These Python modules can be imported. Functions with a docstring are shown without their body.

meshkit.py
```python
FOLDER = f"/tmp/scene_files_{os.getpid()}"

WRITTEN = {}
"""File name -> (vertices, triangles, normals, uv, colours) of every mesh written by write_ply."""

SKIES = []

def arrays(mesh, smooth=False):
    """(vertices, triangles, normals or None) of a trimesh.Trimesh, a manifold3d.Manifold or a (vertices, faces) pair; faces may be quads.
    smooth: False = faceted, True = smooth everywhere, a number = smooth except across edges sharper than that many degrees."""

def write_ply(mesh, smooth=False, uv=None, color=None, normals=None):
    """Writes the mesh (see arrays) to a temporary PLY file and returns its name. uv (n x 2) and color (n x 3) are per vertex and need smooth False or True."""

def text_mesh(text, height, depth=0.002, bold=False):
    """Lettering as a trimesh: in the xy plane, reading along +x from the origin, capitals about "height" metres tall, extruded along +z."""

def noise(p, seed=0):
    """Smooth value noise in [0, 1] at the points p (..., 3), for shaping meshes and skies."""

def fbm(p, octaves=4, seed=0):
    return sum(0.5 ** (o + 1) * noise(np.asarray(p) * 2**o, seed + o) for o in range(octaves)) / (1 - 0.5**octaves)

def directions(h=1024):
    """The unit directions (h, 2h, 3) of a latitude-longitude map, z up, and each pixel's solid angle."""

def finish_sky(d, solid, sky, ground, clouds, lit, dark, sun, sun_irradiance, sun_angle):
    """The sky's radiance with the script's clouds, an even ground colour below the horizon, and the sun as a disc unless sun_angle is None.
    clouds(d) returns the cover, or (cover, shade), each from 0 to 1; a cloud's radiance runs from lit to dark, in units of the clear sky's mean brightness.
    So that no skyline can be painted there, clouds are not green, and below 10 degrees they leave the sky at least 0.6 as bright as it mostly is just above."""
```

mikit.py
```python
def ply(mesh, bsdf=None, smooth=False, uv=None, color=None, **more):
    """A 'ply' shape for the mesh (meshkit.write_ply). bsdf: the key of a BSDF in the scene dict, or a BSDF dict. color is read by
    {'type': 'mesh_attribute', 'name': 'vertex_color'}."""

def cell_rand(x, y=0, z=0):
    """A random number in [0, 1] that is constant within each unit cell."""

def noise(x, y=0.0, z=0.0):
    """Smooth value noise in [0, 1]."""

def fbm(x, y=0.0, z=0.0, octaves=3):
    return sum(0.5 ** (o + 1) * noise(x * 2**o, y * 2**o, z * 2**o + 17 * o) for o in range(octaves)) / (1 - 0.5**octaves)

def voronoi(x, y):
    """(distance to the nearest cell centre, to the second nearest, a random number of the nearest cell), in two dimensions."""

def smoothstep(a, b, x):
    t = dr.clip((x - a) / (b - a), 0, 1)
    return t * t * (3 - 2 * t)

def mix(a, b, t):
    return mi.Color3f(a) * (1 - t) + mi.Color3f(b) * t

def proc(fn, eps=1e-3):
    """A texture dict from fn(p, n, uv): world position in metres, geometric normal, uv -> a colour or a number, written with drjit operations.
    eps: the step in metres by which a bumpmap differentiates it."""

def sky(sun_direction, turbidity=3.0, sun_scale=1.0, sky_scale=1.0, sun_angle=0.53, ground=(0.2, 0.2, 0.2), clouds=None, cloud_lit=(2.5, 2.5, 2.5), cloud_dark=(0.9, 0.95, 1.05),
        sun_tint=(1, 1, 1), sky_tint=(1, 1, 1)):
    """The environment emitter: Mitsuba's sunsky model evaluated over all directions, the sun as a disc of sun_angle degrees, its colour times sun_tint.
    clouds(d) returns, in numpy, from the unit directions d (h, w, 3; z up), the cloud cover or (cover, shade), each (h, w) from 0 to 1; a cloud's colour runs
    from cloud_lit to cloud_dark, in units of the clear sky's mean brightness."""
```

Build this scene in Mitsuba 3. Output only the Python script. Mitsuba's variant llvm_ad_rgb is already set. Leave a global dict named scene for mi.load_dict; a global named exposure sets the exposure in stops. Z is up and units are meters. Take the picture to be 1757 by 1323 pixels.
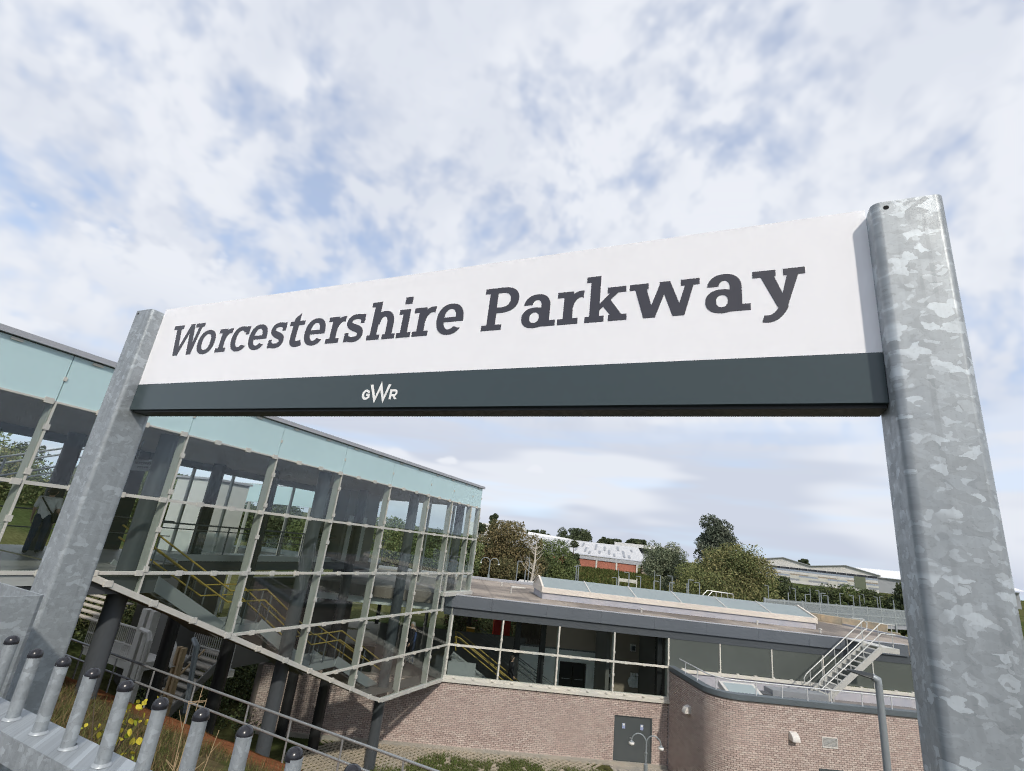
import math, random
import numpy as np, trimesh, drjit as dr, mitsuba as mi, mikit, meshkit
import manifold3d as m3
from shapely.geometry import Polygon, LineString, box as sbox, MultiPolygon
from shapely.ops import unary_union
from shapely import affinity
T = mi.ScalarTransform4f
random.seed(7); RNG = np.random.default_rng(7)
scene, labels = {}, {}

# ------------------------------------------------------------------ camera, sky, exposure
CAM = np.array([0.0, 0.0, 1.65])
FWD = np.array([-0.41276655, 0.85766553, 0.30664901])
UP = np.array([0.02534409, -0.32572219, 0.94512578])
scene['camera'] = {'type': 'perspective', 'fov': 91.864, 'fov_axis': 'x', 'near_clip': 0.05, 'far_clip': 6000.0,
                   'to_world': T().look_at(origin=CAM.tolist(), target=(CAM + FWD).tolist(), up=UP.tolist())}
SUN_EL = math.radians(37.0)
SUN = (0.60 * math.cos(SUN_EL), -0.80 * math.cos(SUN_EL), math.sin(SUN_EL))


PUFFS = [(-63.5, 20.0, 9.0, 4.8, 0.95), (-73.5, 11.5, 5.0, 3.0, 0.95), (-32.2, 8.2, 1.7, 0.9, 1.0), (-37.9, 8.3, 1.6, 0.9, 0.7), (-21.8, 8.3, 1.25, 0.75, 1.0), (95.0, 12.0, 6.0, 3.0, 0.9), (150.0, 16.0, 8.0, 4.0, 0.9), (-130.0, 13.0, 7.0, 3.5, 0.9)]


def sstep(a, b, x):
    t = np.clip((x - a) / (b - a), 0, 1)
    return t * t * (3 - 2 * t)


def clouds(d):
    z = np.maximum(d[..., 2], 0.0)
    k = 2.0 / (1.0 + z)
    u, v = d[..., 0] * k, d[..., 1] * k
    # layer of small rolling puffs broken by pale blue gaps
    w1 = meshkit.fbm(np.stack([u * 2.2 + 3, v * 2.2, z * 0 + 1], -1), 3, 11)
    w2 = meshkit.fbm(np.stack([u * 2.2 + 31, v * 2.2 + 9, z * 0 + 4], -1), 3, 12)
    U, V = u + 0.13 * (w1 - 0.5), v + 0.13 * (w2 - 0.5)
    big = meshkit.fbm(np.stack([U * 2.3 + 2, V * 2.3 + 5, z * 0 + 7], -1), 4, 3)
    puff = meshkit.fbm(np.stack([U * 11.0, V * 11.0, z * 0 + 2], -1), 4, 5)
    fine = meshkit.fbm(np.stack([U * 30, V * 30, z * 0 + 2], -1), 3, 8)
    f = 0.40 * big + 0.40 * puff + 0.20 * fine
    high = 0.52 + 0.48 * sstep(0.33, 0.56, f) ** 0.75
    # long flat bands low over the horizon
    el = np.degrees(np.arcsin(np.clip(d[..., 2], -1, 1)))
    az = np.degrees(np.arctan2(d[..., 0], d[..., 1]))
    band = meshkit.fbm(np.stack([az * 0.045, el * 0.42, z * 0 + 5], -1), 4, 21)
    low = 0.78 + 0.22 * sstep(0.36, 0.58, band)
    t = sstep(9, 21, el)
    cover = low * (1 - t) + high * t
    bank = meshkit.fbm(np.stack([az * 0.06 + 4, el * 0.3, z * 0 + 9], -1), 3, 33)
    dk = sstep(0.44, 0.64, meshkit.fbm(np.stack([U * 4.2 + 8, V * 4.2, z * 0 + 3], -1), 5, 41))
    shade = (1 - t) * np.clip(0.15 + 0.75 * sstep(0.42, 0.62, bank) + 0.9 * sstep(5.0, 0.5, el), 0, 1.0) + t * (0.42 * dk + 0.30 * (1 - sstep(0.40, 0.60, 0.6 * puff + 0.4 * fine)))
    # a few separate heaps: one broad soft one and small ones low down
    edge = meshkit.fbm(np.stack([az * 0.55, el * 0.9, z * 0 + 2], -1), 4, 51)
    for a0, e0, ra, re_, st in PUFFS:
        q = np.hypot((az - a0) / ra, np.where(el > e0, (el - e0) / re_, (el - e0) / (re_ * 0.55)))
        hp = sstep(1.0, 0.55, q + 1.3 * (edge - 0.5)) * st
        cover = cover * (1 - hp) + hp
        shade = shade * (1 - hp) + hp * 0.40 * sstep(0.3, -0.9, (el - e0) / re_)
    return np.clip(cover, 0, 1), np.clip(shade, 0, 1)


scene['sky'] = mikit.sky(SUN, turbidity=3, sun_scale=0.74, sun_angle=1.8, sun_tint=(0.85, 0.97, 1.22), sky_tint=(1.86, 2.04, 2.26), clouds=clouds,
                         cloud_lit=(1.62, 1.68, 1.80), cloud_dark=(1.18, 1.28, 1.50), ground=(0.16, 0.17, 0.13))
exposure = 1.56

# ------------------------------------------------------------------ materials
def rgb(c):
    return {'type': 'rgb', 'value': list(map(float, c))}


def principled(c, rough=0.6, metal=0.0, spec=0.5, two=True, **k):
    b = {'type': 'principled', 'base_color': rgb(c) if isinstance(c, (tuple, list)) else c, 'roughness': rough, 'metallic': metal, 'specular': spec, **k}
    return {'type': 'twosided', 'bsdf': b} if two else b


def mat(name, *a, **k):
    scene['mat_' + name] = principled(*a, **k)


def galv_tone(scale, lo, hi, flake):
    def fn(p, n, uv):
        a = (p.x + p.y * 0.93) * scale
        b = p.z * scale * 1.35
        wa = a + 1.5 * (mikit.fbm(a * 0.9, b * 0.9, 3.0) - 0.5)
        wb = b + 1.5 * (mikit.fbm(a * 0.9, b * 0.9, 9.0) - 0.5)
        d1, d2, r = mikit.voronoi(wa, wb)
        e1, e2, r2 = mikit.voronoi(wa * 2.1 + 7.0, wb * 2.1)
        big = mikit.fbm(a * 0.16, b * 0.08, 2.0)
        v = lo + (hi - lo) * (0.45 * r + 0.25 * r2 + 0.5 * big - 0.10)
        on = mikit.smoothstep(0.80, 0.84, r) * mikit.smoothstep(0.35, 0.55, mikit.noise(a * 0.35, b * 0.3, 5.0) )
        on2 = mikit.smoothstep(0.90, 0.93, r2) * 0.6
        v = v + flake * dr.maximum(on, on2)
        streak = mikit.noise(a * 7.0, b * 0.12, 1.0)
        drip = mikit.smoothstep(0.60, 0.80, mikit.noise(a * 2.2, b * 0.05, 6.0)) * mikit.noise(a * 0.3, b * 0.25, 8.0)
        spec = mikit.smoothstep(0.80, 0.9, mikit.noise(a * 6.0, b * 6.0, 4.0))
        v = v * (0.975 + 0.05 * streak) * (1 - 0.16 * drip) * (1 - 0.10 * spec)
        return mi.Color3f(v * 0.91, v * 1.0, v * 1.06)
    return mikit.proc(fn)


def galv_rough(p, n, uv):
    return 0.34 + 0.25 * mikit.fbm((p.x + p.y) * 40.0, p.z * 40.0, 1.0)


scene['mat_galv'] = principled(galv_tone(46.0, 0.25, 0.41, 0.13), mikit.proc(galv_rough), 0.30)
scene['mat_galv_mid'] = principled(galv_tone(40.0, 0.27, 0.40, 0.07), mikit.proc(galv_rough), 0.30)
scene['mat_galv_fine'] = principled(galv_tone(55.0, 0.27, 0.39, 0.07), mikit.proc(galv_rough), 0.30)


def panel_white(p, n, uv):
    v = mikit.fbm(p.x * 1.7, p.z * 5.0, p.y)
    dirt = mikit.smoothstep(0.62, 0.8, mikit.fbm(p.x * 3.0, p.z * 22.0, 4.0)) * mikit.smoothstep(2.40, 2.50, p.z)
    c = mi.Color3f(0.83, 0.83, 0.85) * (0.975 + 0.05 * v)
    return c * (1 - 0.03 * dirt)


scene['mat_sign_white'] = principled(mikit.proc(panel_white), 0.28, spec=0.5)
mat('sign_band', (0.036, 0.055, 0.060), 0.24, spec=0.6)
mat('sign_under', (0.02, 0.024, 0.026), 0.5)
mat('letter', (0.045, 0.045, 0.058), 0.35)
mat('logo_white', (0.82, 0.82, 0.80), 0.4)
mat('hole', (0.006, 0.006, 0.007), 0.9)
mat('plastic_black', (0.012, 0.012, 0.016), 0.25, spec=0.6)
mat('weld', (0.36, 0.39, 0.41), 0.4, metal=0.3)


def weathered(c, amt, sc, warm=0.0):
    c = mi.ScalarColor3f(*c) if False else c
    def fn(p, n, uv):
        v = mikit.fbm(p.x * sc, p.y * sc, p.z * sc * 0.35)
        w = mikit.fbm(p.x * sc * 7.0, p.y * sc * 7.0, p.z * sc * 2.0, 2)
        k = 1.0 + amt * (v - 0.5) * 2.0 + amt * 0.4 * (w - 0.5)
        return mi.Color3f(c[0] * k * (1 + warm * (v - 0.5)), c[1] * k, c[2] * k * (1 - warm * (v - 0.5)))
    return mikit.proc(fn)


scene['mat_mullion'] = principled(weathered((0.35, 0.36, 0.33), 0.12, 1.5), 0.5)
scene['mat_cream'] = principled(weathered((0.58, 0.565, 0.51), 0.12, 1.0, 0.1), 0.5)
scene['mat_aqua'] = principled(weathered((0.44, 0.60, 0.625), 0.05, 0.6), 0.18, spec=0.5)
scene['mat_coping'] = principled(weathered((0.36, 0.37, 0.40), 0.08, 1.0), 0.45, 0.2)
scene['mat_glass'] = {'type': 'thindielectric', 'int_ior': 1.5, 'specular_transmittance': rgb((0.86, 0.92, 0.90)), 'specular_reflectance': rgb((0.85, 0.89, 0.91))}
scene['mat_glass_dark'] = {'type': 'thindielectric', 'int_ior': 1.36, 'specular_transmittance': rgb((0.84, 0.90, 0.88)), 'specular_reflectance': rgb((0.18, 0.19, 0.20))}
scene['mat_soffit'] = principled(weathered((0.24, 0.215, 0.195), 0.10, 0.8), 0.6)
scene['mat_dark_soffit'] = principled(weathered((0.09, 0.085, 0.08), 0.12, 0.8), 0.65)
scene['mat_trim'] = principled(weathered((0.475, 0.47, 0.435), 0.12, 1.0, 0.1), 0.5)
mat('column', (0.062, 0.070, 0.078), 0.38)
mat('column_black', (0.020, 0.021, 0.023), 0.4)
scene['mat_floor'] = principled(weathered((0.17, 0.165, 0.155), 0.10, 1.0), 0.4)
mat('slab_face', (0.055, 0.060, 0.066), 0.5)
mat('skirting', (0.34, 0.36, 0.35), 0.4)
mat('stringer', (0.25, 0.265, 0.27), 0.4)
mat('tread', (0.14, 0.14, 0.135), 0.6)
mat('yellow', (0.34, 0.24, 0.05), 0.4)
mat('steel_rail', (0.30, 0.32, 0.33), 0.35, metal=0.4)
mat('dark_rail', (0.11, 0.12, 0.125), 0.4)
mat('tactile', (0.30, 0.26, 0.15), 0.7)
mat('hang_sign', (0.26, 0.28, 0.31), 0.4)
mat('sign_ink', (0.05, 0.055, 0.065), 0.5)
scene['mat_render_wall'] = principled(weathered((0.50, 0.52, 0.50), 0.10, 0.7), 0.6)
scene['mat_inner_wall'] = principled(weathered((0.62, 0.66, 0.65), 0.10, 0.7), 0.5)
scene['mat_inner_dark'] = principled(weathered((0.13, 0.128, 0.12), 0.15, 0.7), 0.6)
scene['mat_inner_brown'] = principled(weathered((0.29, 0.24, 0.19), 0.12, 0.7), 0.6)
mat('black_door', (0.016, 0.017, 0.018), 0.35)
scene['mat_fascia'] = principled(weathered((0.105, 0.120, 0.140), 0.10, 0.7), 0.42)
mat('fascia_low', (0.060, 0.070, 0.080), 0.5)
scene['mat_spandrel'] = principled(weathered((0.092, 0.105, 0.098), 0.14, 0.5), 0.2, spec=0.6)


def felt(p, n, uv):
    v = mikit.fbm(p.x * 0.45, p.y * 0.45, 2.0)
    w = mikit.fbm(p.x * 2.6, p.y * 2.6, 5.0)
    g = mikit.fbm(p.x * 22.0, p.y * 22.0, 5.0, 2)
    s = (p.x + 13.06) * 0.866 + (p.y - 23.44) * 0.5
    lap = mikit.smoothstep(0.44, 0.5, dr.abs(s * 0.5 - dr.floor(s * 0.5) - 0.5))
    c = mikit.mix((0.105, 0.090, 0.078), (0.235, 0.203, 0.172), mikit.smoothstep(0.3, 0.72, v))
    return c * (0.74 + 0.34 * w + 0.2 * g) * (1 - 0.22 * lap)


scene['mat_felt'] = principled(mikit.proc(felt), 0.75)
scene['mat_rooflight'] = principled(weathered((0.64, 0.585, 0.52), 0.10, 0.8), 0.5)
scene['mat_rooflight_glass'] = {'type': 'principledthin', 'base_color': rgb((0.50, 0.58, 0.60)), 'roughness': 0.3, 'diff_trans': 0.9}
scene['mat_lilac'] = principled(weathered((0.40, 0.40, 0.44), 0.14, 1.2, 0.2), 0.6)
scene['mat_mortar'] = principled(weathered((0.15, 0.128, 0.115), 0.15, 2.0), 0.9)
BRICKS = [(0.501, 0.407, 0.37), (0.472, 0.376, 0.341), (0.523, 0.438, 0.398), (0.424, 0.336, 0.306), (0.553, 0.47, 0.425)]


def brick_tone(c):
    def fn(p, n, uv):
        v = mikit.fbm(p.x * 9.0 + p.y * 7.0, p.z * 30.0, 1.0, 2)
        w = mikit.fbm(p.x * 0.35, p.y * 0.35, p.z * 0.6)
        damp = mikit.smoothstep(-7.1, -7.6, p.z + 0.7 * w) * 0.30
        k = (0.82 + 0.36 * v) * (0.88 + 0.24 * w)
        return mikit.mix((c[0] * k, c[1] * k, c[2] * k), (0.34 * k, 0.255 * k, 0.165 * k), damp)
    return mikit.proc(fn)


for i, c in enumerate(BRICKS):
    scene[f'mat_brick_{i}'] = {'type': 'twosided', 'bsdf': {'type': 'diffuse', 'reflectance': brick_tone(c)}}
mat('door_grey', (0.074, 0.086, 0.091), 0.4)
mat('paper_blue', (0.30, 0.36, 0.55), 0.5)
mat('paper_white', (0.75, 0.75, 0.74), 0.5)
mat('lamp_grey', (0.26, 0.29, 0.31), 0.4, metal=0.2)
mat('lamp_white', (0.80, 0.79, 0.77), 0.35)
mat('lamp_dark', (0.025, 0.030, 0.032), 0.4)
scene['mat_annex_coping'] = principled(weathered((0.105, 0.125, 0.140), 0.15, 1.2), 0.4)
mat('rail_white', (0.62, 0.63, 0.64), 0.35, metal=0.2)
scene['mat_stair_galv'] = principled(weathered((0.47, 0.47, 0.44), 0.10, 2.0), 0.5, 0.15)
mat('stair_rail', (0.52, 0.53, 0.51), 0.4, metal=0.3)
mat('vent_white', (0.60, 0.58, 0.55), 0.5)
scene['mat_annex_roof'] = principled(weathered((0.17, 0.16, 0.155), 0.3, 1.2), 0.8)
mat('duct', (0.34, 0.36, 0.38), 0.4, metal=0.4)
mat('duct_dark', (0.08, 0.085, 0.09), 0.5)


def soil(p, n, uv):
    v = mikit.fbm(p.x * 0.9, p.y * 0.9, 3.0)
    w = mikit.fbm(p.x * 6.0, p.y * 6.0, 7.0)
    c = mikit.mix((0.105, 0.085, 0.045), (0.070, 0.078, 0.028), mikit.smoothstep(0.4, 0.6, v))
    crest = mikit.smoothstep(7.9, 9.6, p.y + 1.5 * (v - 0.5)) * (1 - mikit.smoothstep(10.05, 10.3, p.y))
    c = mikit.mix(c, (0.225, 0.088, 0.042), crest * 0.95)
    low = mikit.smoothstep(10.2, 10.5, p.y)
    far = mikit.smoothstep(0.45, 0.6, mikit.fbm(p.x * 0.12, p.y * 0.12, 1.0))
    c = mikit.mix(c, mikit.mix((0.105, 0.105, 0.045), (0.062, 0.080, 0.030), far), low)
    return c * (0.6 + 0.8 * w)


scene['mat_ground'] = {'type': 'twosided', 'bsdf': {'type': 'diffuse', 'reflectance': mikit.proc(soil)}}
scene['mat_asphalt'] = principled(weathered((0.075, 0.074, 0.072), 0.2, 2.0), 0.85)
scene['mat_concrete'] = principled(weathered((0.34, 0.315, 0.27), 0.16, 1.5, 0.1), 0.8)
scene['mat_paver'] = principled(weathered((0.36, 0.32, 0.25), 0.14, 2.0, 0.1), 0.85)
scene['mat_sand_wall'] = principled(weathered((0.36, 0.30, 0.215), 0.42, 2.5, 0.4), 0.85)
scene['mat_leaf'] = {'type': 'twosided', 'bsdf': {'type': 'diffuse', 'reflectance': {'type': 'mesh_attribute', 'name': 'vertex_color'}}}
scene['mat_bark'] = {'type': 'twosided', 'bsdf': {'type': 'diffuse', 'reflectance': rgb((0.10, 0.08, 0.06))}}
scene['mat_birch'] = {'type': 'twosided', 'bsdf': {'type': 'diffuse', 'reflectance': rgb((0.50, 0.46, 0.40))}}
scene['mat_roof_white'] = principled(weathered((0.66, 0.66, 0.66), 0.08, 0.08), 0.45)
scene['mat_roof_grey'] = principled(weathered((0.36, 0.37, 0.39), 0.08, 0.08), 0.5)
scene['mat_roof_pale'] = principled(weathered((0.43, 0.435, 0.44), 0.12, 0.15), 0.5)
mat('rooflight_strip', (0.16, 0.17, 0.185), 0.3)
scene['mat_red_brick'] = principled(weathered((0.37, 0.135, 0.090), 0.2, 0.5), 0.8)
mat('clad_white', (0.60, 0.59, 0.56), 0.5)
mat('clad_cream', (0.54, 0.535, 0.48), 0.5)
mat('clad_grey', (0.30, 0.32, 0.34), 0.5)
mat('clad_blue', (0.30, 0.35, 0.42), 0.5)
mat('clad_brown', (0.33, 0.28, 0.22), 0.5)
mat('clad_green', (0.13, 0.15, 0.10), 0.5)
mat('dark_glass', (0.045, 0.05, 0.06), 0.5, spec=0.2)
mat('red', (0.82, 0.05, 0.035), 0.35)
mat('bin_yellow', (0.62, 0.33, 0.02), 0.5)
scene['mat_timber'] = principled(weathered((0.20, 0.165, 0.125), 0.25, 3.0), 0.8)
mat('timber_warm', (0.40, 0.29, 0.17), 0.7)
mat('offwhite', (0.50, 0.49, 0.46), 0.5)
mat('skin', (0.42, 0.27, 0.20), 0.6)
mat('hair', (0.030, 0.022, 0.018), 0.6)
mat('hair_grey', (0.30, 0.29, 0.28), 0.6)
mat('shirt_white', (0.62, 0.62, 0.61), 0.8)
mat('cloth_black', (0.018, 0.018, 0.022), 0.8)
mat('cloth_navy', (0.022, 0.032, 0.065), 0.8)
mat('cloth_blue', (0.035, 0.06, 0.15), 0.8)
mat('cloth_jeans', (0.03, 0.04, 0.07), 0.8)
mat('strap', (0.02, 0.02, 0.02), 0.7)
mat('fence_grey', (0.29, 0.32, 0.33), 0.5, metal=0.1)

# ------------------------------------------------------------------ mesh helpers
class MB:
    def __init__(self):
        self.v, self.f, self.c, self.n = [], [], [], 0

    def add(self, v, f, c=None):
        v = np.asarray(v, float); f = np.asarray(f, int)
        if f.ndim == 2 and f.shape[1] == 4:
            f = np.vstack([f[:, [0, 1, 2]], f[:, [0, 2, 3]]])
        self.v.append(v); self.f.append(f + self.n); self.n += len(v)
        if c is not None:
            self.c.append(np.broadcast_to(c, (len(v), 3)))
        return self

    def box(self, c, s, R=None, col=None):
        p = np.array([[x, y, z] for x in (-.5, .5) for y in (-.5, .5) for z in (-.5, .5)]) * np.asarray(s, float)
        if R is not None:
            p = p @ np.asarray(R, float)       # rows of R: the box's own axes in the world
        return self.add(p + np.asarray(c, float), [[0, 1, 3, 2], [4, 6, 7, 5], [0, 4, 5, 1], [2, 3, 7, 6], [0, 2, 6, 4], [1, 5, 7, 3]], col)

    def span(self, a, b):
        a, b = np.asarray(a, float), np.asarray(b, float)
        return self.box((a + b) / 2, np.abs(b - a))

    def bar(self, p, q, w, h, up=(0, 0, 1)):
        p, q = np.asarray(p, float), np.asarray(q, float)
        d = q - p; L = np.linalg.norm(d); d = d / L
        side = np.cross(d, up)
        side = np.array([1.0, 0, 0]) if np.linalg.norm(side) < 1e-6 else side / np.linalg.norm(side)
        return self.box((p + q) / 2, (L, w, h), [d, side, np.cross(side, d)])

    def tube(self, pts, r, n=10, caps=True):
        pts = np.asarray(pts, float)
        r = np.broadcast_to(r, len(pts))
        tan = np.gradient(pts, axis=0); tan /= np.linalg.norm(tan, axis=1, keepdims=True)
        a = np.cross(tan[0], [0.31, 0.2, 0.93]); a /= np.linalg.norm(a)
        rings = []
        for i, p in enumerate(pts):
            a = a - tan[i] * (a @ tan[i]); a /= np.linalg.norm(a)
            b = np.cross(tan[i], a)
            k = 1.0
            if 0 < i < len(pts) - 1:
                d0 = pts[i] - pts[i - 1]; d0 /= np.linalg.norm(d0)
                k = 1 / max(0.5, abs(d0 @ tan[i]))
            t = np.arange(n) / n * 2 * math.pi
            rings.append(p + r[i] * k * (np.cos(t)[:, None] * a + np.sin(t)[:, None] * b))
        v = np.vstack(rings); m = len(pts)
        f = [[i * n + j, i * n + (j + 1) % n, (i + 1) * n + (j + 1) % n, (i + 1) * n + j] for i in range(m - 1) for j in range(n)]
        f = np.array(f); f = np.vstack([f[:, [0, 1, 2]], f[:, [0, 2, 3]]])
        if caps:
            v = np.vstack([v, pts[0], pts[-1]])
            e0 = [[m * n, (j + 1) % n, j] for j in range(n)]
            e1 = [[m * n + 1, (m - 1) * n + j, (m - 1) * n + (j + 1) % n] for j in range(n)]
            f = np.vstack([f, e0, e1])
        return self.add(v, f)

    def lathe(self, prof, c, n=16):
        prof = np.asarray(prof, float); t = np.arange(n) / n * 2 * math.pi
        v = np.vstack([np.stack([r * np.cos(t), r * np.sin(t), np.full(n, z)], 1) for r, z in prof]) + np.asarray(c, float)
        m = len(prof)
        f = [[i * n + j, i * n + (j + 1) % n, (i + 1) * n + (j + 1) % n, (i + 1) * n + j] for i in range(m - 1) for j in range(n)]
        return self.add(v, f)

    def prism(self, poly, h, M):
        """shapely polygon extruded from 0 to h, M: 3x4 (columns: axis of x, of y, of height, origin)."""
        M = np.asarray(M, float)
        for g in getattr(poly, 'geoms', [poly]):
            if g.geom_type != 'Polygon' or g.area < 1e-9:
                continue
            m = trimesh.creation.extrude_polygon(g, h, engine='earcut')
            self.add(m.vertices @ M[:, :3].T + M[:, 3], m.faces)
        return self

    def sheet(self, poly, M):
        M = np.asarray(M, float)
        for g in getattr(poly, 'geoms', [poly]):
            if g.geom_type != 'Polygon' or g.area < 1e-6:
                continue
            v, f = trimesh.creation.triangulate_polygon(g, engine='earcut')
            v = np.c_[v, np.zeros(len(v))]
            self.add(v @ M[:, :3].T + M[:, 3], f)
        return self

    def mesh(self):
        return np.vstack(self.v), np.vstack(self.f)

    def out(self, bsdf, smooth=False, **k):
        v, f = self.mesh()
        return mikit.ply((v, f), 'mat_' + bsdf, smooth=smooth, color=np.vstack(self.c) if self.c else None, **k)


def key(name, parent=None):
    base = f'{parent}__{name}' if parent else name
    k, i = base, 0
    while k in scene or k in labels or (parent is None and k in THINGS):
        i += 1; k = f'{base}_{i:03d}'
    return k


THINGS = set()


def thing(name, label, cat, group=None):
    k = key(name); THINGS.add(k)
    labels[k] = {'label': label, 'category': cat}
    if group:
        labels[k]['group'] = group
    return k


def put(name, mb, bsdf, parent=None, smooth=False, stuff=False, label=None, **k):
    kk = key(name, parent)
    scene[kk] = mb.out(bsdf, smooth, **k) if isinstance(mb, MB) else mikit.ply(mb, 'mat_' + bsdf, smooth=smooth, **k)
    if stuff:
        labels.setdefault(kk, {})['kind'] = 'stuff'
    if label:
        labels.setdefault(kk, {})['label'] = label
    return kk


def struct(name, mb, bsdf, label, **k):
    kk = put(name, mb, bsdf, **k)
    labels[kk] = {'label': label, 'category': name.replace('_', ' '), 'kind': 'structure'}
    return kk


def rounded_box(size, r, seg=4):
    x, y, z = (s / 2 - r for s in size)
    sp = [m3.Manifold.sphere(r, seg * 4).translate((a * x, b * y, c * z)) for a in (-1, 1) for b in (-1, 1) for c in (-1, 1)]
    return m3.Manifold.batch_hull(sp)


def rounded_post(x0, x1, y0, y1, z0, z1, r):
    p = sbox(x0 + r, y0 + r, x1 - r, y1 - r).buffer(r, quad_segs=6)
    return trimesh.creation.extrude_polygon(p, z1 - z0, engine='earcut').apply_translation([0, 0, z0])


# the low building's own frame: s along its front (to the right), o outwards-back, z up
P0 = np.array([-13.06, 23.44, 0.0])
TT = np.array([math.cos(math.radians(30)), 0.5, 0.0]); NN = np.array([-0.5, math.cos(math.radians(30)), 0.0]); ZZ = np.array([0, 0, 1.0])
FR = [TT, NN, ZZ]


def B(s, o, z):
    return P0 + s * TT + o * NN + z * ZZ


def bbox(mb, s0, s1, o0, o1, z0, z1):
    return mb.box(B((s0 + s1) / 2, (o0 + o1) / 2, (z0 + z1) / 2), (abs(s1 - s0), abs(o1 - o0), abs(z1 - z0)), FR)


# ------------------------------------------------------------------ ground
def zground(x, y):
    x, y = np.asarray(x, float), np.asarray(y, float)
    s = (x - P0[0]) * TT[0] + (y - P0[1]) * TT[1]
    o = (x - P0[0]) * NN[0] + (y - P0[1]) * NN[1]
    base = -7.5 + 2.9 * sstep(6.0, 9.0, o) + 2.9 * sstep(24, 30, s) * (1 - sstep(6.0, 9.0, o))
    left = -7.5 + np.clip((-10.5 - s) * 0.33, 0, 8.6)
    base = np.maximum(base, left)
    r = np.hypot(x, y)
    base = base + 5.0 * sstep(130, 320, r) + 9.0 * sstep(300, 900, r)
    emb = -0.25 - np.clip(y - 1.5, 0, None) * 0.372
    k = sstep(10.15, 10.4, y) if True else 0
    near = (y < 10.4)
    z = np.where(near, emb * (1 - k) + base * k, base)
    z = np.where(y < 1.35, -0.25, z)
    return z


def grid_axis(lo, hi, step, far):
    a = list(np.arange(lo, hi + 1e-6, step))
    g, d = a[-1], step
    up = []
    while g < far:
        d *= 1.25; g += d; up.append(g)
    g, d = a[0], step
    dn = []
    while g > -far:
        d *= 1.25; g -= d; dn.append(g)
    return np.array(dn[::-1] + a + up)


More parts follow.
